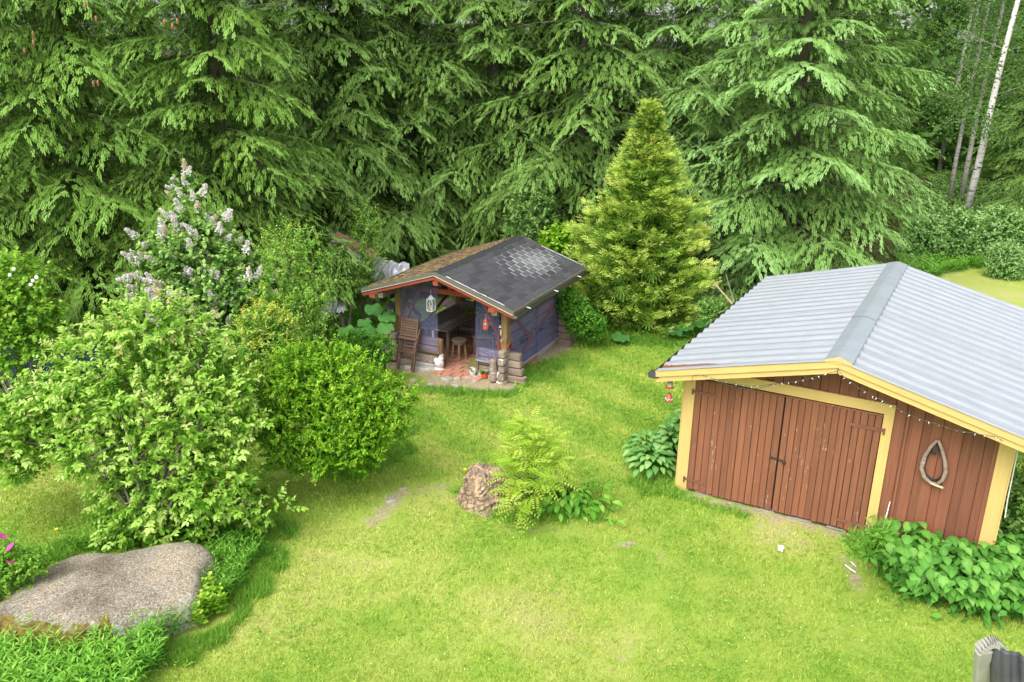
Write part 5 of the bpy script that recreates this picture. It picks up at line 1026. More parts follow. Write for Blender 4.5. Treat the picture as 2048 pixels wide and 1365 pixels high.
# hexagonal shingle tabs
def tab_mesh(mat, w=.322, ex=.150):
    outer = [(-w/2, 0), (-w/2, -ex*.90), (-w*.36, -ex*1.04), (w*.36, -ex*1.04), (w/2, -ex*.90), (w/2, 0)]; c = (0, -ex*.45); q = .83
    V = [(x, y, .006) for x, y in outer]+[(c[0]+(x-c[0])*q, c[1]+(y-c[1])*q, .0075) for x, y in outer]+[(x, y, -.002) for x, y in outer]; ed = [1, 1, 1, 1, 1, 1]+[.25]*6+[1]*6
    F = []
    for k in range(6): k2 = (k+1) % 6; F += [(k, k2, 6+k2), (k, 6+k2, 6+k), (12+k, 12+k2, k2), (12+k, k2, k)]
    F += [(6, 6+k+1, 6+k+2) for k in range(4)]; F = [f[::-1] for f in F]; return fast_mesh('shingle', np.array(V), np.array(F), mat, {'edge': ed})
tm1, tm2 = tab_mesh(MAT['shingle']), tab_mesh(MAT['shingle_moss'])
SL = KE/cosS; rows = 12; exs = (SL-.02)/rows; nt_ = 12; tw_ = (KD-.04)/nt_; ang = math.atan(SK); g = random.Random(12)
for sd in (1, -1):
    for r_ in range(rows):
        t_ = .01+r_*exs; off = .5 if r_ % 2 else 0
        for k in range(nt_+(1 if off else 0)):
            v = .02+(k+.5-off)*tw_; sx = 1.0
            if v < .02+tw_*.25: v += tw_*.25; sx = .5
            elif v > KD-.02-tw_*.25: v -= tw_*.25; sx = .5
            u = sd*(t_*cosS); z = KZ-t_*math.sin(ang)+.004
            # tab local: x along v, y up-slope, z normal
            ys = Vector((-sd*math.cos(ang+.055), 0, math.sin(ang+.055))); xv = Vector((0, 1 if sd > 0 else -1, 0)); zn = xv.cross(ys); rot = Matrix((xv, ys, zn)).transposed().to_euler()
            o = place('shingle', tm1 if sd > 0 else tm2, gz_, (u, v+g.uniform(-.004, .004), z+.006), rot, (sx*tw_/.322*.985, exs/.150*1.02, 1))
            if sd > 0:
                e = ((v-2.75)/1.15)**2+((t_-.80)/.62)**2; o['lichen'] = max(.22, 1.25-e*.75)+g.uniform(-.12, .12) if e < 1.6 else .25
# ridge shingles
m = MB()
for k in range(20):
    v = .02+k*.192; m.add([(-.11, v, kroof(.11)+.020), (0, v, KZ+.026), (.11, v, kroof(.11)+.020), (-.11, v+.21, kroof(.11)+.013), (0, v+.21, KZ+.018), (.11, v+.21, kroof(.11)+.013)], [(0, 1, 4, 3), (1, 2, 5, 4)])
m.build('ridge_shingles', MAT['shingle'], gz_)['kind'] = 'stuff'
for sd in (-1, 1):
    a, b_ = (-KE, -.001) if sd < 0 else (.001, KE)
    krake('rake_trim', -.02, -.018, .075, .02, MAT['olive_metal'], a, b_); krake('rake_trim', KD-.0, -.018, .075, .02, MAT['olive_metal'], a, b_); krake('drip_edge', -.028, .052, .006, .02, MAT['white_metal'], a, b_); krake('barge_board', .0, .062, .07, .025, MAT['red_wood'], a, b_); krake('barge_board', KD-.03, .062, .07, .025, MAT['red_wood'], a, b_)
# pale flashing strips on the right front and back edges
for v, (a, b_) in ((.035, (.22, 1.45)), (KD-.075, (.55, 1.55))):
    m = MB(); n = 22; us = np.linspace(a, b_, n); vs_ = []
    for u in us: ww = .035*(.5+.5*abs(math.sin(u*17)+.4*math.sin(u*41))); vs_ += [(u, v, kroof(u)+.021), (u, v+max(.008, ww), kroof(u)+.020)]
    m.add(vs_, [(2*i, 2*i+2, 2*i+3, 2*i+1) for i in range(n-1)]); m.build('edge_flashing', MAT['white_metal'], gz_)
# eaves trims and gutter
MB().box(KE-.005, KE+.018, -.02, KD+.02, kroof(KE)-.055, kroof(KE)+.018).build('eave_trim', MAT['olive_metal'], gz_); MB().box(-KE-.018, -KE+.005, -.02, KD+.02, kroof(KE)-.055, kroof(KE)+.018).build('eave_trim', MAT['olive_metal'], gz_)
m = MB(); z0 = kroof(KE)-.055; pr = [(.02, .01), (.022, -.035), (.05, -.06), (.08, -.05), (.095, -.01), (.10, .0)]
for k in range(5):
    (a, za), (b_, zb) = pr[k], pr[k+1]; m.add([(KE+a, -.04, z0+za), (KE+b_, -.04, z0+zb), (KE+b_, KD+.05, z0+zb), (KE+a, KD+.05, z0+za)], [(0, 1, 2, 3), (3, 2, 1, 0)])
m.add([(KE+a, -.04, z0+z) for a, z in pr], [tuple(range(6))]); m.build('gutter', MAT['olive_metal'], gz_)
for v in (.55, 1.9, 3.2): MB().bar((KE+.0, v, z0+.02), (KE+.105, v, z0+.0), .022, .012).build('gutter_bracket', MAT['white_metal'], gz_)
# purlins ends and wall plates
for u, z in ((0, KZ-.16), (-1.25, 1.63), (1.25, 1.63)): MB().box(u-.055, u+.055, .03, KD-.05, z-.1, z+.01).build('purlin', MAT['red_wood'] if u == 0 else MAT['old_wood'], gz_)
for u in (-1.43, 1.20): MB().box(u-.07, u+.07, .005, .03, kroof(abs(u))-.22, kroof(abs(u))-.14).build('beam_end', MAT['red_wood'], gz_)
VF, VB, UW = .62, 3.15, 1.2
for u in (-UW, UW):
    for v in (VF, VB): MB().box(u-.065, u+.065, v-.065, v+.065, .5, kroof(abs(u))-.07).build('post', MAT['post_wood'], gz_, bevel=.008)
    for v, dv in ((VF, 1), (VB, -1)):
        MB().bar((u*.99, v+.05*dv, 1.05), (u*.99, v+.5*dv, 1.58), .05, .09).build('brace', MAT['red_wood'], gz_); MB().bar((u*.96, v, .75), (u*.55, v, 1.70), .05, .10, (0, 1, 0)).build('brace', MAT['red_wood'], gz_)
    MB().bar((u+(.05 if u > 0 else -.05), VF-.02, 1.50), (u+(.05 if u > 0 else -.05), VF+.9, .75), .03, .09).build('brace', MAT['red_wood'], gz_); MB().bar((u+(.05 if u > 0 else -.05), VF+.7, .42), (u+(.05 if u > 0 else -.05), VF+2.3, 1.02), .03, .08).build('brace', MAT['red_wood'], gz_)
for v in (VF, VB):
    MB().box(-UW-.2, UW+.2, v-.05, v+.05, 1.62, 1.72).build('tie_beam', MAT['red_wood'], gz_); MB().box(-.045, .045, v-.04, v+.04, 1.72, KZ-.1).build('king_post', MAT['red_wood'], gz_)
for sx_ in (-1, 1): MB().bar((UW+sx_*.0+.0, VF-.075, .52), (UW+sx_*.14, VF-.075, .86), .03, .07, (0, 1, 0)).build('fork_brace', MAT['red_wood'], gz_)
# logs
def log(p, q, h, w, mat, rad=.022):
    m = MB(); m.bar(p, q, w, h); me = m.mesh('log', mat, False, rad); return place('log', me, gz_)
def wall_logs_u(u0, u1, v, zs, mat=MAT['log']):
    for z, h in zs: log((u0, v, z+h/2), (u1, v, z+h/2), h-.012, .11+random.uniform(-.01, .01), mat)
def wall_logs_v(u, v0, v1, zs):
    for z, h in zs: log((u, v0, z+h/2), (u, v1, z+h/2), h-.012, .11+random.uniform(-.01, .01), MAT['log_y'])
wall_logs_u(-UW, -.26, VF+.03, [(.10, .19), (.29, .19), (.48, .18)]); wall_logs_u(.62, UW, VF+.03, [(.08, .19), (.27, .18), (.45, .17)])
wall_logs_v(UW, VF, VB, [(.12, .20), (.33, .20), (.74, .20), (.95, .20)]); 
for v in (VF+.5, VF+1.25, VF+2.0): log((UW, v, .53), (UW, v, .74), .14, .10, MAT['log_y'])
wall_logs_v(-UW, VF, VB, [(.08, .19), (.27, .19), (.47, .17)]); wall_logs_u(-UW, UW, VB, [(.1, .2), (.31, .2), (.52, .2)])
def stack(u, v, su, sv, z0, n=4, h=.155):
    for k in range(n):
        L = random.uniform(.30, .44); z = z0+k*h
        log((u, v, z+h/2), (u+su*L, v, z+h/2), h-.014, .13, MAT['log'], .018)
        L2 = random.uniform(.22, .34); log((u, v, z+h), (u, v+sv*L2, z+h), h-.014, .13, MAT['log_y'], .018)
stack(UW+.03, VF+.02, 1, -1, .02); stack(UW+.03, VB+.03, 1, 1, .02, 5); stack(-UW-.03, VF+.02, -1, -1, .02, 4); stack(-UW-.03, VB+.03, -1, 1, .02, 4)
log((1.03, .47, .02), (1.03, .47, .50), .13, .14, MAT['log'], .03)
log((-.24, VF+.0, .12), (-.24, VF+.0, .66), .10, .10, MAT['post_wood'], .02); MB().box(.60, .64, VF-.05, VF+.05, .1, .62).build('door_stud', MAT['old_wood'], gz_)
# cap board on left stack
MB().bar((-1.62, .72, .72), (-1.18, .62, .78), .22, .025).build('cap_board', MAT['log'], gz_)
# plinth
for a in ((-UW-.05, -.26, VF-.04, VF+.12), (.62, UW+.05, VF-.04, VF+.12), (-UW-.07, -UW+.07, VF, VB), (UW-.07, UW+.05, VF+1.6, VB), (-UW, UW, VB-.07, VB+.07)): MB().box(*a, -.03, .10, .006).build('plinth', MAT['concrete'], gz_, bevel=.012)
MB().box(UW-.05, UW+.03, VF, VF+1.6, -.03, .10, .006).build('plinth', MAT['paver'], gz_)
# sills, plastic sheets
MB().box(-1.0, -.22, VF-.09, VF-.02, .37, .395).build('sill_board', MAT['old_wood'], gz_); MB().box(.60, 1.12, VF-.09, VF-.02, .37, .395).build('sill_board', MAT['grey_board'], gz_); MB().box(UW+.07, UW+.13, VF+.05, VB+.06, .175, .20).build('sill_board', MAT['grey_board'], gz_)
def plastic(p, q, z0, z1a, z1b, amp=.010, per=.055):
    L = math.hypot(q[0]-p[0], q[1]-p[1]); n = int(L/per*8); V = []; RB = []; nx_, ny_ = -(q[1]-p[1])/L, (q[0]-p[0])/L
    for i in range(n+1):
        s = i/n; o = amp*math.sin(2*math.pi*s*L/per); x, y = p[0]+(q[0]-p[0])*s+nx_*o, p[1]+(q[1]-p[1])*s+ny_*o
        V += [(x, y, z0), (x, y, z1a+(z1b-z1a)*s)]; RB += [.5+.5*math.cos(2*math.pi*s*L/per)]*2
    F = [(2*i, 2*i+2, 2*i+3, 2*i+1) for i in range(n)]; return place('plastic_sheet', fast_mesh('plastic_sheet', np.array(V), np.array(F), MAT['plastic'], {'rib': RB}, True), gz_)
plastic((-1.10, VF-.085), (-.26, VF-.085), .395, kroof(1.1)-.11, kroof(.26)-.13); plastic((.60, VF-.085), (1.12, VF-.085), .395, kroof(.6)-.13, kroof(1.12)-.11)
plastic((UW+.10, VF+.06), (UW+.10, VF+1.35), .20, 1.62, 1.62); plastic((UW+.107, VF+1.25), (UW+.107, VB+.04), .20, 1.62, 1.62)
MAT_g = MAT['plastic']; plastic((-UW+.05, VB+.08), (UW-.05, VB+.08), .74, 1.60, 1.60); plastic((-UW-.09, VF+.1), (-UW-.09, VB), .66, 1.6, 1.6)
# interior back rest wall (dark boards) on the right rear
for k in range(7): MB().box(-.75, UW-.1, VB-.10, VB-.075, .55+k*.115, .655+k*.115).build('wall_plank', MAT['dark_wood'], gz_)
for k in range(7): MB().box(UW-.10, UW-.078, VF+.5, VB-.12, .20+k*.115, .305+k*.115).build('wall_plank', MAT['dark_wood'], gz_) if k < 3 else None
# floor pavers
g = random.Random(6); pv = MB(); pv.box(-.098, .098, -.096, .096, -.03, .028); pme = pv.mesh('floor_tile', MAT['paver'], False, .006)
MB().box(-UW+.05, UW-.05, VF-.02, VB-.05, -.03, .004).build('floor_bed', MAT['concrete'], gz_)
for r_ in range(13):
    for k in range(11):
        u = -1.06+k*.214+(.10 if r_ % 2 else 0); v = .47+r_*.212
        if v < VF and not (-.30 < u < .72): continue
        if abs(u) > 1.12 or v > VB-.14: continue
        place('floor_tile', pme, gz_, (u+g.uniform(-.004, .004), v+g.uniform(-.004, .004), g.uniform(-.004, .006)), (g.uniform(-.015, .015), g.uniform(-.015, .015), g.uniform(-.03, .03)), (1, 1, 1))
# ------------------------------------------------------------------ gazebo furniture and ornaments
def KT(name, label, cat, u, v, z=0, rz=0, group=None): return thing(name, label, cat, tuple(KL(u, v, z)), KA+rz, group)
t = KT('picnic_table', 'long wooden table inside the gazebo', 'table', -.70, 2.0)
for k in range(4): MB().box(-.34+k*.165, -.18+k*.165, -.85, .75, .62, .655).build('table_plank', MAT['old_wood' if k == 3 else 'log_y'], t, bevel=.005)
for a, b_ in ((-.25, -.7), (.25, -.7), (-.25, .6), (.25, .6)): MB().box(a-.03, a+.03, b_-.03, b_+.03, .02, .62).build('leg', MAT['old_wood'], t)
t = KT('bench', 'dark bench along the back wall inside the gazebo', 'bench', .35, 2.75)
for k in range(3): MB().box(-.75, .72, -.2+k*.12, -.095+k*.12, .38, .41).build('seat_plank', MAT['dark_wood'], t)
for u in (-.65, .62): MB().box(u-.03, u+.03, -.18, .14, .02, .38).build('leg', MAT['dark_wood'], t)
t = KT('stool', 'round topped wooden stool in the gazebo doorway', 'stool', -.20, 1.32); m = MB(); m.lathe([(.155, .42), (.165, .425), (.165, .455), (.15, .46)], 20); m.build('seat', MAT['old_wood'], t); m = MB(); m.lathe([(.135, .37), (.14, .37), (.14, .42), (.13, .42)], 18); m.build('apron', MAT['old_wood'], t)
for k in range(4): a = k*math.pi/2+.5; MB().bar((.15*math.cos(a), .15*math.sin(a), .02), (.11*math.cos(a), .11*math.sin(a), .41), .04, .04).build('leg', MAT['post_wood'], t)
t = KT('stool', 'lower plank topped stool behind the round stool', 'stool', .12, 1.85, 0, .4); MB().box(-.25, .25, -.12, .12, .40, .435).build('seat', MAT['old_wood'], t, bevel=.01)
for a, b_ in ((-.2, -.08), (.2, -.08), (-.2, .08), (.2, .08)): MB().box(a-.02, a+.02, b_-.02, b_+.02, .02, .40).build('leg', MAT['old_wood'], t)
m = MB(); m.box(-.16, .16, -.11, .11, 0, .10); m.box(-.17, .15, -.12, .12, .105, .15, .01); o = m.build('wooden_box', MAT['dark_wood'], loc=tuple(KL(.0, 2.72, .415)), rot=(0, 0, KA+.2)); tag(o, 'dark wooden box on the bench at the back of the gazebo', 'box')
m = MB(); m.box(-.045, .045, -.005, .005, 0, .075); tag(m.build('card', MAT['white_metal'], loc=tuple(KL(-.10, 2.56, .415)), rot=(-.3, 0, KA)), 'small white card beside the dark box in the gazebo', 'card')
bb_ = [(np.array([0, 0, .1]), np.array([.13, .13, .09]))]; t = KT('potted_herb', 'small green plant on the table inside the gazebo', 'plant', -.52, 2.4, .66); MB().lathe([(.05, 0), (.07, .07), (.06, .075)], 10).build('pot', MAT['terracotta'], t); leaf_crown('foliage', bb_, 30, 6, .05, .06, KITE, MAT['fern'], t, .5, zmin=-1, back=1)
# folding chair leaning
ch = KT('folding_chair', 'brown slatted wooden folding chair leaning on the gazebo front', 'chair', -.86, .27, 0, .02); ch.rotation_euler = (R(-11), 0, KA-.03)
for u in (-.19, .19): MB().bar((u, 0, .0), (u, .02, 1.08), .028, .05, (0, 1, 0)).build('stile', MAT['chair_wood'], ch); MB().bar((u*.82, -.03, .02), (u*.82, .06, .98), .024, .04, (0, 1, 0)).build('leg', MAT['chair_wood'], ch)
for k in range(7): MB().box(-.185, .185, .000, .018, .70+k*.053, .742+k*.053).build('slat', MAT['chair_wood'], ch)
for k, z in enumerate((.36, .635)): MB().box(-.21, .21, -.04, -.012, z, z+.05).build('cross_rail', MAT['chair_wood'], ch)
for k in range(7): MB().box(-.17, .17, .035, .05, .12+k*.07, .165+k*.07).build('seat_slat', MAT['chair_wood'], ch) if k > 1 else None
MB().bar((.20, .0, .50), (.24, .06, .88), .03, .09, (0, 1, 0)).build('armrest', MAT['chair_wood'], ch)
# hen figurine
def hen(label, u, v, s):
    t = KT('hen_figurine', label, 'figurine', u, v, .0, .3); m = MB(); m.lathe([(.10, 0), (.115, .02), (.10, .05), (.06, .06)], 14); m.build('base', MAT['white'], t, True)
    m = MB(); m.ball((0, 0, .15), .105, 14, 9, (1, .95, 1.05)); m.ball((-.07, 0, .21), .06, 10, 6, (1, .6, 1.2)); m.ball((.035, 0, .27), .07, 12, 8, (.95, .9, 1.2)); m.ball((.04, 0, .355), .052, 12, 8); m.build('body', MAT['white'], t, True)
    m = MB(); m.add([(.08, -.012, .355), (.08, .012, .355), (.125, 0, .34), (.08, 0, .375)], [(0, 1, 2), (0, 2, 3), (1, 3, 2)]); m.build('beak', MAT['orange'], t)
    m = MB()
    for k in range(4): m.ball((.065-.028*k, 0, .412-.008*abs(k-1.5)), .022, 8, 5, (.8, .5, 1.3))
    m.ball((.09, 0, .315), .018, 8, 5, (.7, .6, 1.3)); m.build('comb', MAT['red'], t, True)
    for y_ in (-.045, .045): MB().ball((.062, y_, .362), .008, 6, 4).build('eye', MAT['black_metal'], t)
    for y_ in (-.09, .09): MB().ball((-.01, y_, .17), .06, 10, 6, (1.2, .35, .9)).build('wing', MAT['white'], t, True)
    t.scale = (s,)*3
hen('white hen figurine with red comb beside the gazebo entrance', -.26, .60, .92)
t = KT('goose_figurine', 'white goose figurine with blue grey head at the right front corner logs', 'figurine', 1.16, .70-.14, .0, -1.2); m = MB(); m.lathe([(.11, 0), (.12, .02), (.11, .05)], 14); m.build('base', MAT['white'], t, True)
m = MB(); m.ball((0, 0, .15), .12, 14, 9, (1.05, .9, .95)); m.ball((0, 0, .24), .08, 12, 8, (1, .85, 1.1)); m.build('body', MAT['white'], t, True); m = MB(); m.ball((.02, 0, .335), .052, 12, 8); m.build('head', MAT['bluegrey'], t, True)
m = MB(); m.add([(.06, -.02, .335), (.06, .02, .335), (.125, 0, .325), (.06, 0, .355)], [(0, 1, 2), (0, 2, 3), (1, 3, 2)]); m.build('beak', MAT['bluegrey'], t)
for y_ in (-.04, .04): MB().ball((.09, y_, .055), .028, 8, 5, (1.3, 1, .5)).build('foot', MAT['orange'], t, True)
# pots
t = KT('flower_pot', 'white pot with a small green plant at the tiled gazebo step', 'plant pot', .50, .66-.05); m = MB(); m.lathe([(.07, 0), (.09, .01), (.05, .03), (.065, .05), (.085, .16), (.078, .165), (.07, .15)], 16); m.build('pot', MAT['white'], t, True); leaf_crown('foliage', [(np.array([0, 0, .22]), np.array([.09, .09, .08]))], 28, 6, .045, .06, KITE, MAT['fern'], t, .45, zmin=-1, back=1)
t = KT('flower_pot', 'red pot with a striped trailing plant between the white pot and the logs', 'plant pot', .78, .60); m = MB(); m.lathe([(.06, 0), (.075, .02), (.09, .11), (.08, .115), (.075, .10)], 16); m.build('pot', MAT['red'], t, True)
g9 = np.random.default_rng(3); n = 46; a = g9.uniform(0, 6.28, n); V, F, T = scatter(*LANCE, np.column_stack([.03*np.cos(a), .03*np.sin(a), np.full(n, .11)]), np.column_stack([np.cos(a), np.sin(a), g9.uniform(.3, 1.6, n)]), np.column_stack([-np.cos(a)*.6, -np.sin(a)*.6, np.ones(n)]), g9.uniform(.10, .19, n), g9.uniform(.3, 1, n), np.full(n, 1.2)); place('foliage', fast_mesh('foliage', V, F, MAT['spirea'], T), t)
# pale curved board on left
m = MB(); pr = [(0, 0), (.17, .03), (.15, .10), (.09, .20), (.10, .28), (.15, .42), (.02, .46), (-.02, .38), (.0, .26), (-.01, .16), (-.07, .06)]; n = len(pr); m.add([(a, 0, z) for a, z in pr]+[(a, .035, z) for a, z in pr], [tuple(range(n)), tuple(range(2*n-1, n-1, -1))]+[(k, k+n, (k+1) % n+n, (k+1) % n) for k in range(n)])
tag(m.build('cut_board', MAT['concrete'], loc=tuple(KL(-1.60, .62, 0)), rot=(R(-12), 0, KA)), 'pale curved board leaning on the left front corner logs', 'board')
# lanterns
def lantern(label, u, v, z, s, body, glass, kind):
    t = KT('lantern', label, 'lantern', u, v, z); t.scale = (s,)*3
    if kind == 'coach':
        m = MB(); m.lathe([(.11, .20), (.125, .205), (.055, .30), (.05, .34), (.02, .36), (.004, .38)], 6); m.build('cap', body, t)
        for k in range(6): a = k*math.pi/3; MB().bar((.055*math.cos(a), .055*math.sin(a), .02), (.09*math.cos(a), .09*math.sin(a), .20), .012, .012).build('bar', body, t)
        MB().lathe([(.06, 0), (.06, .02), (.03, .02)], 6).build('base', body, t); MB().lathe([(.048, .022), (.080, .198), (.03, .199)], 6).build('glass', glass, t); MB().bar((.0, 0, .34), (.16, .02, .30), .02, .02).build('bracket', body, t)
    elif kind == 'storm':
        MB().lathe([(.05, 0), (.055, .01), (.055, .05), (.045, .06)], 12).build('tank', body, t, True); MB().lathe([(.045, .15), (.05, .155), (.035, .19), (.02, .20), (.018, .215)], 12).build('cap', body, t, True); MB().lathe([(.034, .06), (.042, .10), (.034, .15)], 12).build('glass', glass, t, True)
        for k in (-1, 1): MB().bar((k*.05, 0, .04), (k*.05, 0, .17), .012, .012).build('side_tube', body, t)
        MB().tube([(0, 0, .215), (0, 0, .30)], .004, 5).build('hook', MAT['white_metal'], t)
    else:
        for a, b_ in ((-1, -1), (1, -1), (1, 1), (-1, 1)): MB().bar((a*.06, b_*.06, 0), (a*.06, b_*.06, .24), .012, .012).build('bar', body, t)
        for z_ in (0, .24):
            m = MB(); 
            for k in range(4): c_ = [(-1, -1), (1, -1), (1, 1), (-1, 1)]; p, q = c_[k], c_[(k+1) % 4]; m.bar((p[0]*.06, p[1]*.06, z_), (q[0]*.06, q[1]*.06, z_), .014, .014)
            m.build('frame', body, t)
        for s_ in (-1, 1): MB().bar((-.055, s_*.06, .01), (.055, s_*.06, .23), .006, .006).build('lattice', body, t); MB().bar((.055, s_*.06, .01), (-.055, s_*.06, .23), .006, .006).build('lattice', body, t)
        MB().lathe([(.075, .245), (.03, .30), (.01, .31)], 4).build('cap', body, t); MB().tube([(0, 0, .30), (0, 0, .42)], .003, 4).build('hook', body, t); MB().lathe([(.02, .01), (.02, .09)], 8).build('candle', MAT['cream'], t)
lantern('grey black coach lantern on the left gazebo post', -1.36, .55, .98, .95, MAT['black_metal'], MAT['glass'], 'coach')
lantern('small orange red storm lantern hanging at the right gazebo bay', .93, .32, 1.13, 1.0, MAT['red'], MAT['glass'], 'storm')
lantern('white wire lantern hanging behind the left plastic sheet', -.33, .42, 1.30, 1.0, MAT['white_metal'], MAT['glass'], 'cage')
t = KT('gnome_figurine', 'tiny pale figurine standing on the left gazebo parapet', 'figurine', -.42, .64, .66); MB().lathe([(.03, 0), (.035, .03), (.02, .07), (.026, .09), (.02, .10)], 10).build('body', MAT['cream'], t, True); MB().ball((0, 0, .12), .03, 10, 6).build('head', MAT['cream'], t, True)
# wall ornaments on the right post
for i, (z, l, w_) in enumerate(((1.13, 'small white triangular ornament, topmost on the right gazebo post', 0), (.98, 'green white glass ornament in the middle of the right gazebo post', 1), (.84, 'small white cup ornament lowest on the right gazebo post', 2))):
    m = MB()
    if w_ == 0: m.add([(-.03, 0, 0), (.03, 0, 0), (0, 0, .06), (-.03, .012, 0), (.03, .012, 0), (0, .012, .06)], [(0, 1, 2), (5, 4, 3), (0, 3, 4, 1), (1, 4, 5, 2), (2, 5, 3, 0)])
    elif w_ == 1: m.lathe([(.018, 0), (.022, .03), (.020, .10), (.010, .12)], 8)
    else: m.lathe([(.015, 0), (.03, .05), (.026, .05)], 8)
    tag(m.build('ornament', MAT['white'] if w_ != 1 else MAT['cream'], loc=tuple(KL(1.13+.02*w_, .535, z)), rot=(0, 0, KA)), l, 'ornament')
m = MB(); m.tube([(-.02, 0, -.04), (.03, -.02, .02), (.10, -.03, .06), (.16, -.02, .14)], [.008, .011, .009, .003], 5); m.tube([(.07, -.03, .04), (.12, -.06, .05)], [.007, .003], 4); tag(m.build('antler_branch', MAT['dead'], loc=tuple(KL(1.19, .50, .90)), rot=(0, 0, KA)), 'forked driftwood branch fixed across the right gazebo post', 'branch')
# stones before the gazebo
SG = 'flat stones sunk in the ground before the gazebo'
for i, (px, py, r_, l) in enumerate(((824, 735, .16, 'pale stone under the left leg of the folding chair'), (853, 737, .19, 'large whitish stone between folding chair and hen'), (868, 728, .10, 'small dark grey stone against the plinth beside the chair'), (870, 740, .11, 'pinkish stone touching the hen figurine'), (950, 757, .09, 'white stone under the white pot'), (827, 762, .12, 'grey stone nearest the spirea bush'), (843, 774, .12, 'second grey stone from the spirea bush'), (895, 759, .15, 'wide grey stone in the middle of the worn strip'), (937, 758, .10, 'pale stone before the tiled step'), (948, 765, .06, 'small white stone left of the red pot'), (915, 759, .08, 'small stone right of the wide grey stone'), (863, 771, .08, 'low stone half covered in grass'), (910, 773, .09, 'lowest stone of the worn strip'))):
    g = random.Random(i+40); n = 9; m = MB(); rr = [r_*g.uniform(.75, 1.2) for _ in range(n)]
    vs_ = [(rr[k]*math.cos(6.283*k/n), rr[k]*.7*math.sin(6.283*k/n), z*1.0) for z, q in ((-.03, 1),) for k in range(n)]+[(rr[k]*.97*math.cos(6.283*k/n), rr[k]*.68*math.sin(6.283*k/n), .018) for k in range(n)]+[(rr[k]*.75*math.cos(6.283*k/n), rr[k]*.52*math.sin(6.283*k/n), .035+g.uniform(-.006, .006)) for k in range(n)]
    m.add(vs_, [(k, (k+1) % n, n+(k+1) % n, n+k) for k in range(n)]+[(n+k, n+(k+1) % n, 2*n+(k+1) % n, 2*n+k) for k in range(n)]+[tuple(range(2*n, 3*n))]); tag(m.build('flat_stone', MAT['stone'] if i in (0, 1, 4, 8, 9) else MAT['flagstone'], loc=tuple(gp(px, py)), rot=(0, 0, g.uniform(-.4, .2))), l, 'stone', SG)
# ------------------------------------------------------------------ debris with silver tarp
def cloth(name, label, pts, thick_seed, amp=.12, n=34, mat='tarp'):
    # draped sheet over a quadrilateral of world points, with folds
    g = np.random.default_rng(thick_seed); A, B, C, D = [np.array(p) for p in pts]; s = np.linspace(0, 1, n); S, T_ = np.meshgrid(s, s); P = (A*(1-S)[..., None]+B*S[..., None])*(1-T_)[..., None]+(D*(1-S)[..., None]+C*S[..., None])*T_[..., None]
    nn = np.cross(B-A, D-A); nn /= np.linalg.norm(nn); q = g.uniform(0, 6, 6)
    w = amp*(np.sin(S*22+3*np.sin(T_*3+q[0])+q[1])*.35*T_+np.abs(np.sin(S*9+T_*4+q[2]))*.6+np.sin(T_*11+S*7+q[3])*.25+.3*np.sin(S*37+q[4]+T_*5)*T_); e = .06*np.sin(S*14+q[5])*T_; P = P+nn*w[..., None]; P[..., 2] += e; P[..., 2] = np.maximum(P[..., 2], .02)
    i = (np.arange(n-1)[:, None]*n+np.arange(n-1)).ravel(); F = np.stack([i, i+1, i+n+1, i+n], 1); return tag(place(name, fast_mesh(name, P.reshape(-1, 3), F, MAT[mat], None, True)), label, 'tarpaulin')
cloth('tarpaulin', 'crumpled silver tarpaulin hanging behind the left gazebo roof edge', [W(745, 512, 19.6), W(818, 525, 19.4), W(812, 560, 19.0), W(745, 572, 19.2)], 3, .16)
cloth('tarpaulin', 'torn grey tarpaulin sheet low behind the young plum tree', [W(655, 580, 18.6), W(712, 560, 18.8), W(690, 622, 18.0), W(640, 630, 18.0)], 5, .14)
cloth('tarpaulin', 'long grey sheet draped over the top of the collapsed shelter', [W(655, 462, 20.5), W(700, 470, 20.5), W(770, 520, 19.8), W(735, 530, 19.6)], 7, .10)
sh = thing('collapsed_shelter', 'collapsed shelter of rusty boards and poles below the shaded spruce', 'shelter', (*W(700, 540, 19.8)[:2], 0)); base = np.array([*W(700, 540, 19.8)[:2], 0])
MAT['rust_board'] = plain('rust_board', (.30, .13, .075), .8, 0, .3, 5)
for i, (a, b_, w_, mt) in enumerate((((668, 470), (755, 515), .26, 'rust_board'), ((660, 490), (700, 478), .10, 'old_wood'), ((664, 482), (690, 484), .12, 'grey_board'), ((690, 475), (720, 505), .05, 'old_wood'), ((660, 510), (690, 490), .06, 'hay_wood'), ((725, 540), (745, 538), .07, 'old_wood'), ((700, 500), (760, 560), .2, 'grey_board'), ((690, 600), (708, 618), .03, 'grey_board'), ((700, 520), (700, 585), .06, 'dead'))):
    p, q = W(*a, 19.9-.02*i)-base, W(*b_, 19.7-.02*i)-base; m = MB(); m.bar(tuple(p), tuple(q), w_, .03, (0, -.5, 1)); m.build('board' if w_ > .05 else 'pole', MAT[mt], sh)
for a in ((662, 19.9), (752, 19.9), (700, 21)): p = W(a[0], 500, a[1])-base; MB().tube([(p[0], p[1], 0), (p[0], p[1], p[2])], .04, 7).build('pole', MAT['dead'], sh)
# bamboo poles behind the garage eave
for i, (a, b_, l) in enumerate((((1425, 562), (1464, 608), 'pale bamboo pole leaning left above the garage eave'), ((1452, 550), (1468, 605), 'thin brown cane nearly upright beside the bamboo pole'), ((1462, 592), (1448, 622), 'short dark cane crossing the bamboo pole'))):
    p, q = W(*a, 18.9), W(*b_, 18.0); q[2] = max(0, q[2]); tag(MB().tube([tuple(p), tuple(q)], [.016, .02] if i == 0 else [.009, .012], 6).build('cane', MAT['hay_wood'] if i == 0 else MAT['twig']), l, 'cane')
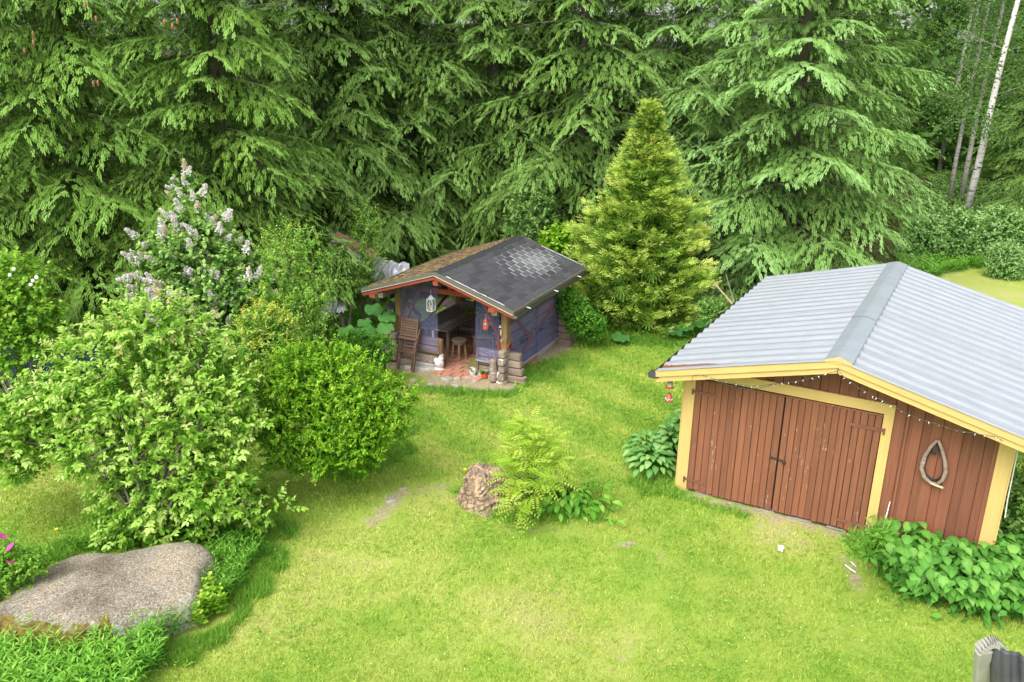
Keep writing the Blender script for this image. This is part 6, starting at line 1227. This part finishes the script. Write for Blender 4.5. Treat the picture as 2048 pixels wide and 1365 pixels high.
# grey swing frame at the lower right
sw = thing('garden_swing', 'grey garden swing frame with dark canopy cloth at the lower right corner', 'garden swing', (3.9, 5.7, 0)); o_ = np.array([3.9, 5.7, 0])
def S_(px, py, z): return gp(px, py, z)-o_
a0, a1 = S_(1967, 1300, 1.9), S_(1958, 1420, 1.1); dirp = (a1-a0)/(a0[2]-a1[2]); foot = a0+dirp*a0[2]
MB().bar(tuple(foot), tuple(a0), .115, .07, (0, 1, 0)).build('leg', MAT['grey_board'], sw, bevel=.012)
b0 = S_(2110, 1330, 1.9); MB().bar(tuple(b0+dirp*b0[2]), tuple(b0), .115, .07, (0, 1, 0)).build('leg', MAT['grey_board'], sw, bevel=.012)
ar = MB(); c0, c1 = S_(1957, 1300, 1.9), S_(2006, 1300, 1.9); n = 10; arc = []
for k in range(n+1): q = k/n; p = c0*(1-q)+c1*q; arc.append(tuple(p+np.array([0, 0, .07*math.sin(math.pi*q)])))
for k in range(n): ar.bar(arc[k], arc[k+1], .09, .05, (0, 0, 1))
ar.build('top_arch', MAT['grey_board'], sw, bevel=.004)
for k in range(n): q = (k+.5)/n; p = np.array(arc[k])*.5+np.array(arc[k+1])*.5; MB().bar(tuple(p+np.array([-.012, -.047, .024])), tuple(p+np.array([.012, .045, .028])), .006, .008).build('rib', MAT['olive_metal'], sw)
def sheet(A, B, C, D, name):
    n = 26; s = np.linspace(0, 1, n); S, T_ = np.meshgrid(s, s); P = (A*(1-S)[..., None]+B*S[..., None])*(1-T_)[..., None]+(D*(1-S)[..., None]+C*S[..., None])*T_[..., None]; nn = np.cross(B-A, D-A); nn /= np.linalg.norm(nn)
    P = P+nn*(.022*np.sin(S*19+T_*1.2)+.012*np.sin(S*43+1)+.03*np.exp(-(S/.04)**2))[..., None]; i = (np.arange(n-1)[:, None]*n+np.arange(n-1)).ravel(); F = np.stack([i, i+1, i+n+1, i+n], 1); o = place(name, fast_mesh(name, P.reshape(-1, 3), F, MAT['cloth_dark'], None, True), sw)
    md = o.modifiers.new('thick', 'SOLIDIFY'); md.thickness = .02; return o
sheet(S_(1983, 1286, 1.97), S_(2110, 1338, 1.9), S_(2110, 1520, 1.3), S_(1986, 1440, 1.3), 'canopy')
m = MB(); p, q = S_(1988, 1304, 1.93), S_(2010, 1325, 1.9); g = random.Random(1)
nn_ = np.array([0, -.12, .10]); 
for k in range(9): w_ = p*(1-g.random())+q*g.random(); 
sw_leg = S_(1990, 1300, 1.9); MB().bar(tuple(sw_leg+dirp*1.9*.98), tuple(sw_leg), .05, .04, (0, 1, 0)).build('inner_leg', MAT['grey_board'], sw)
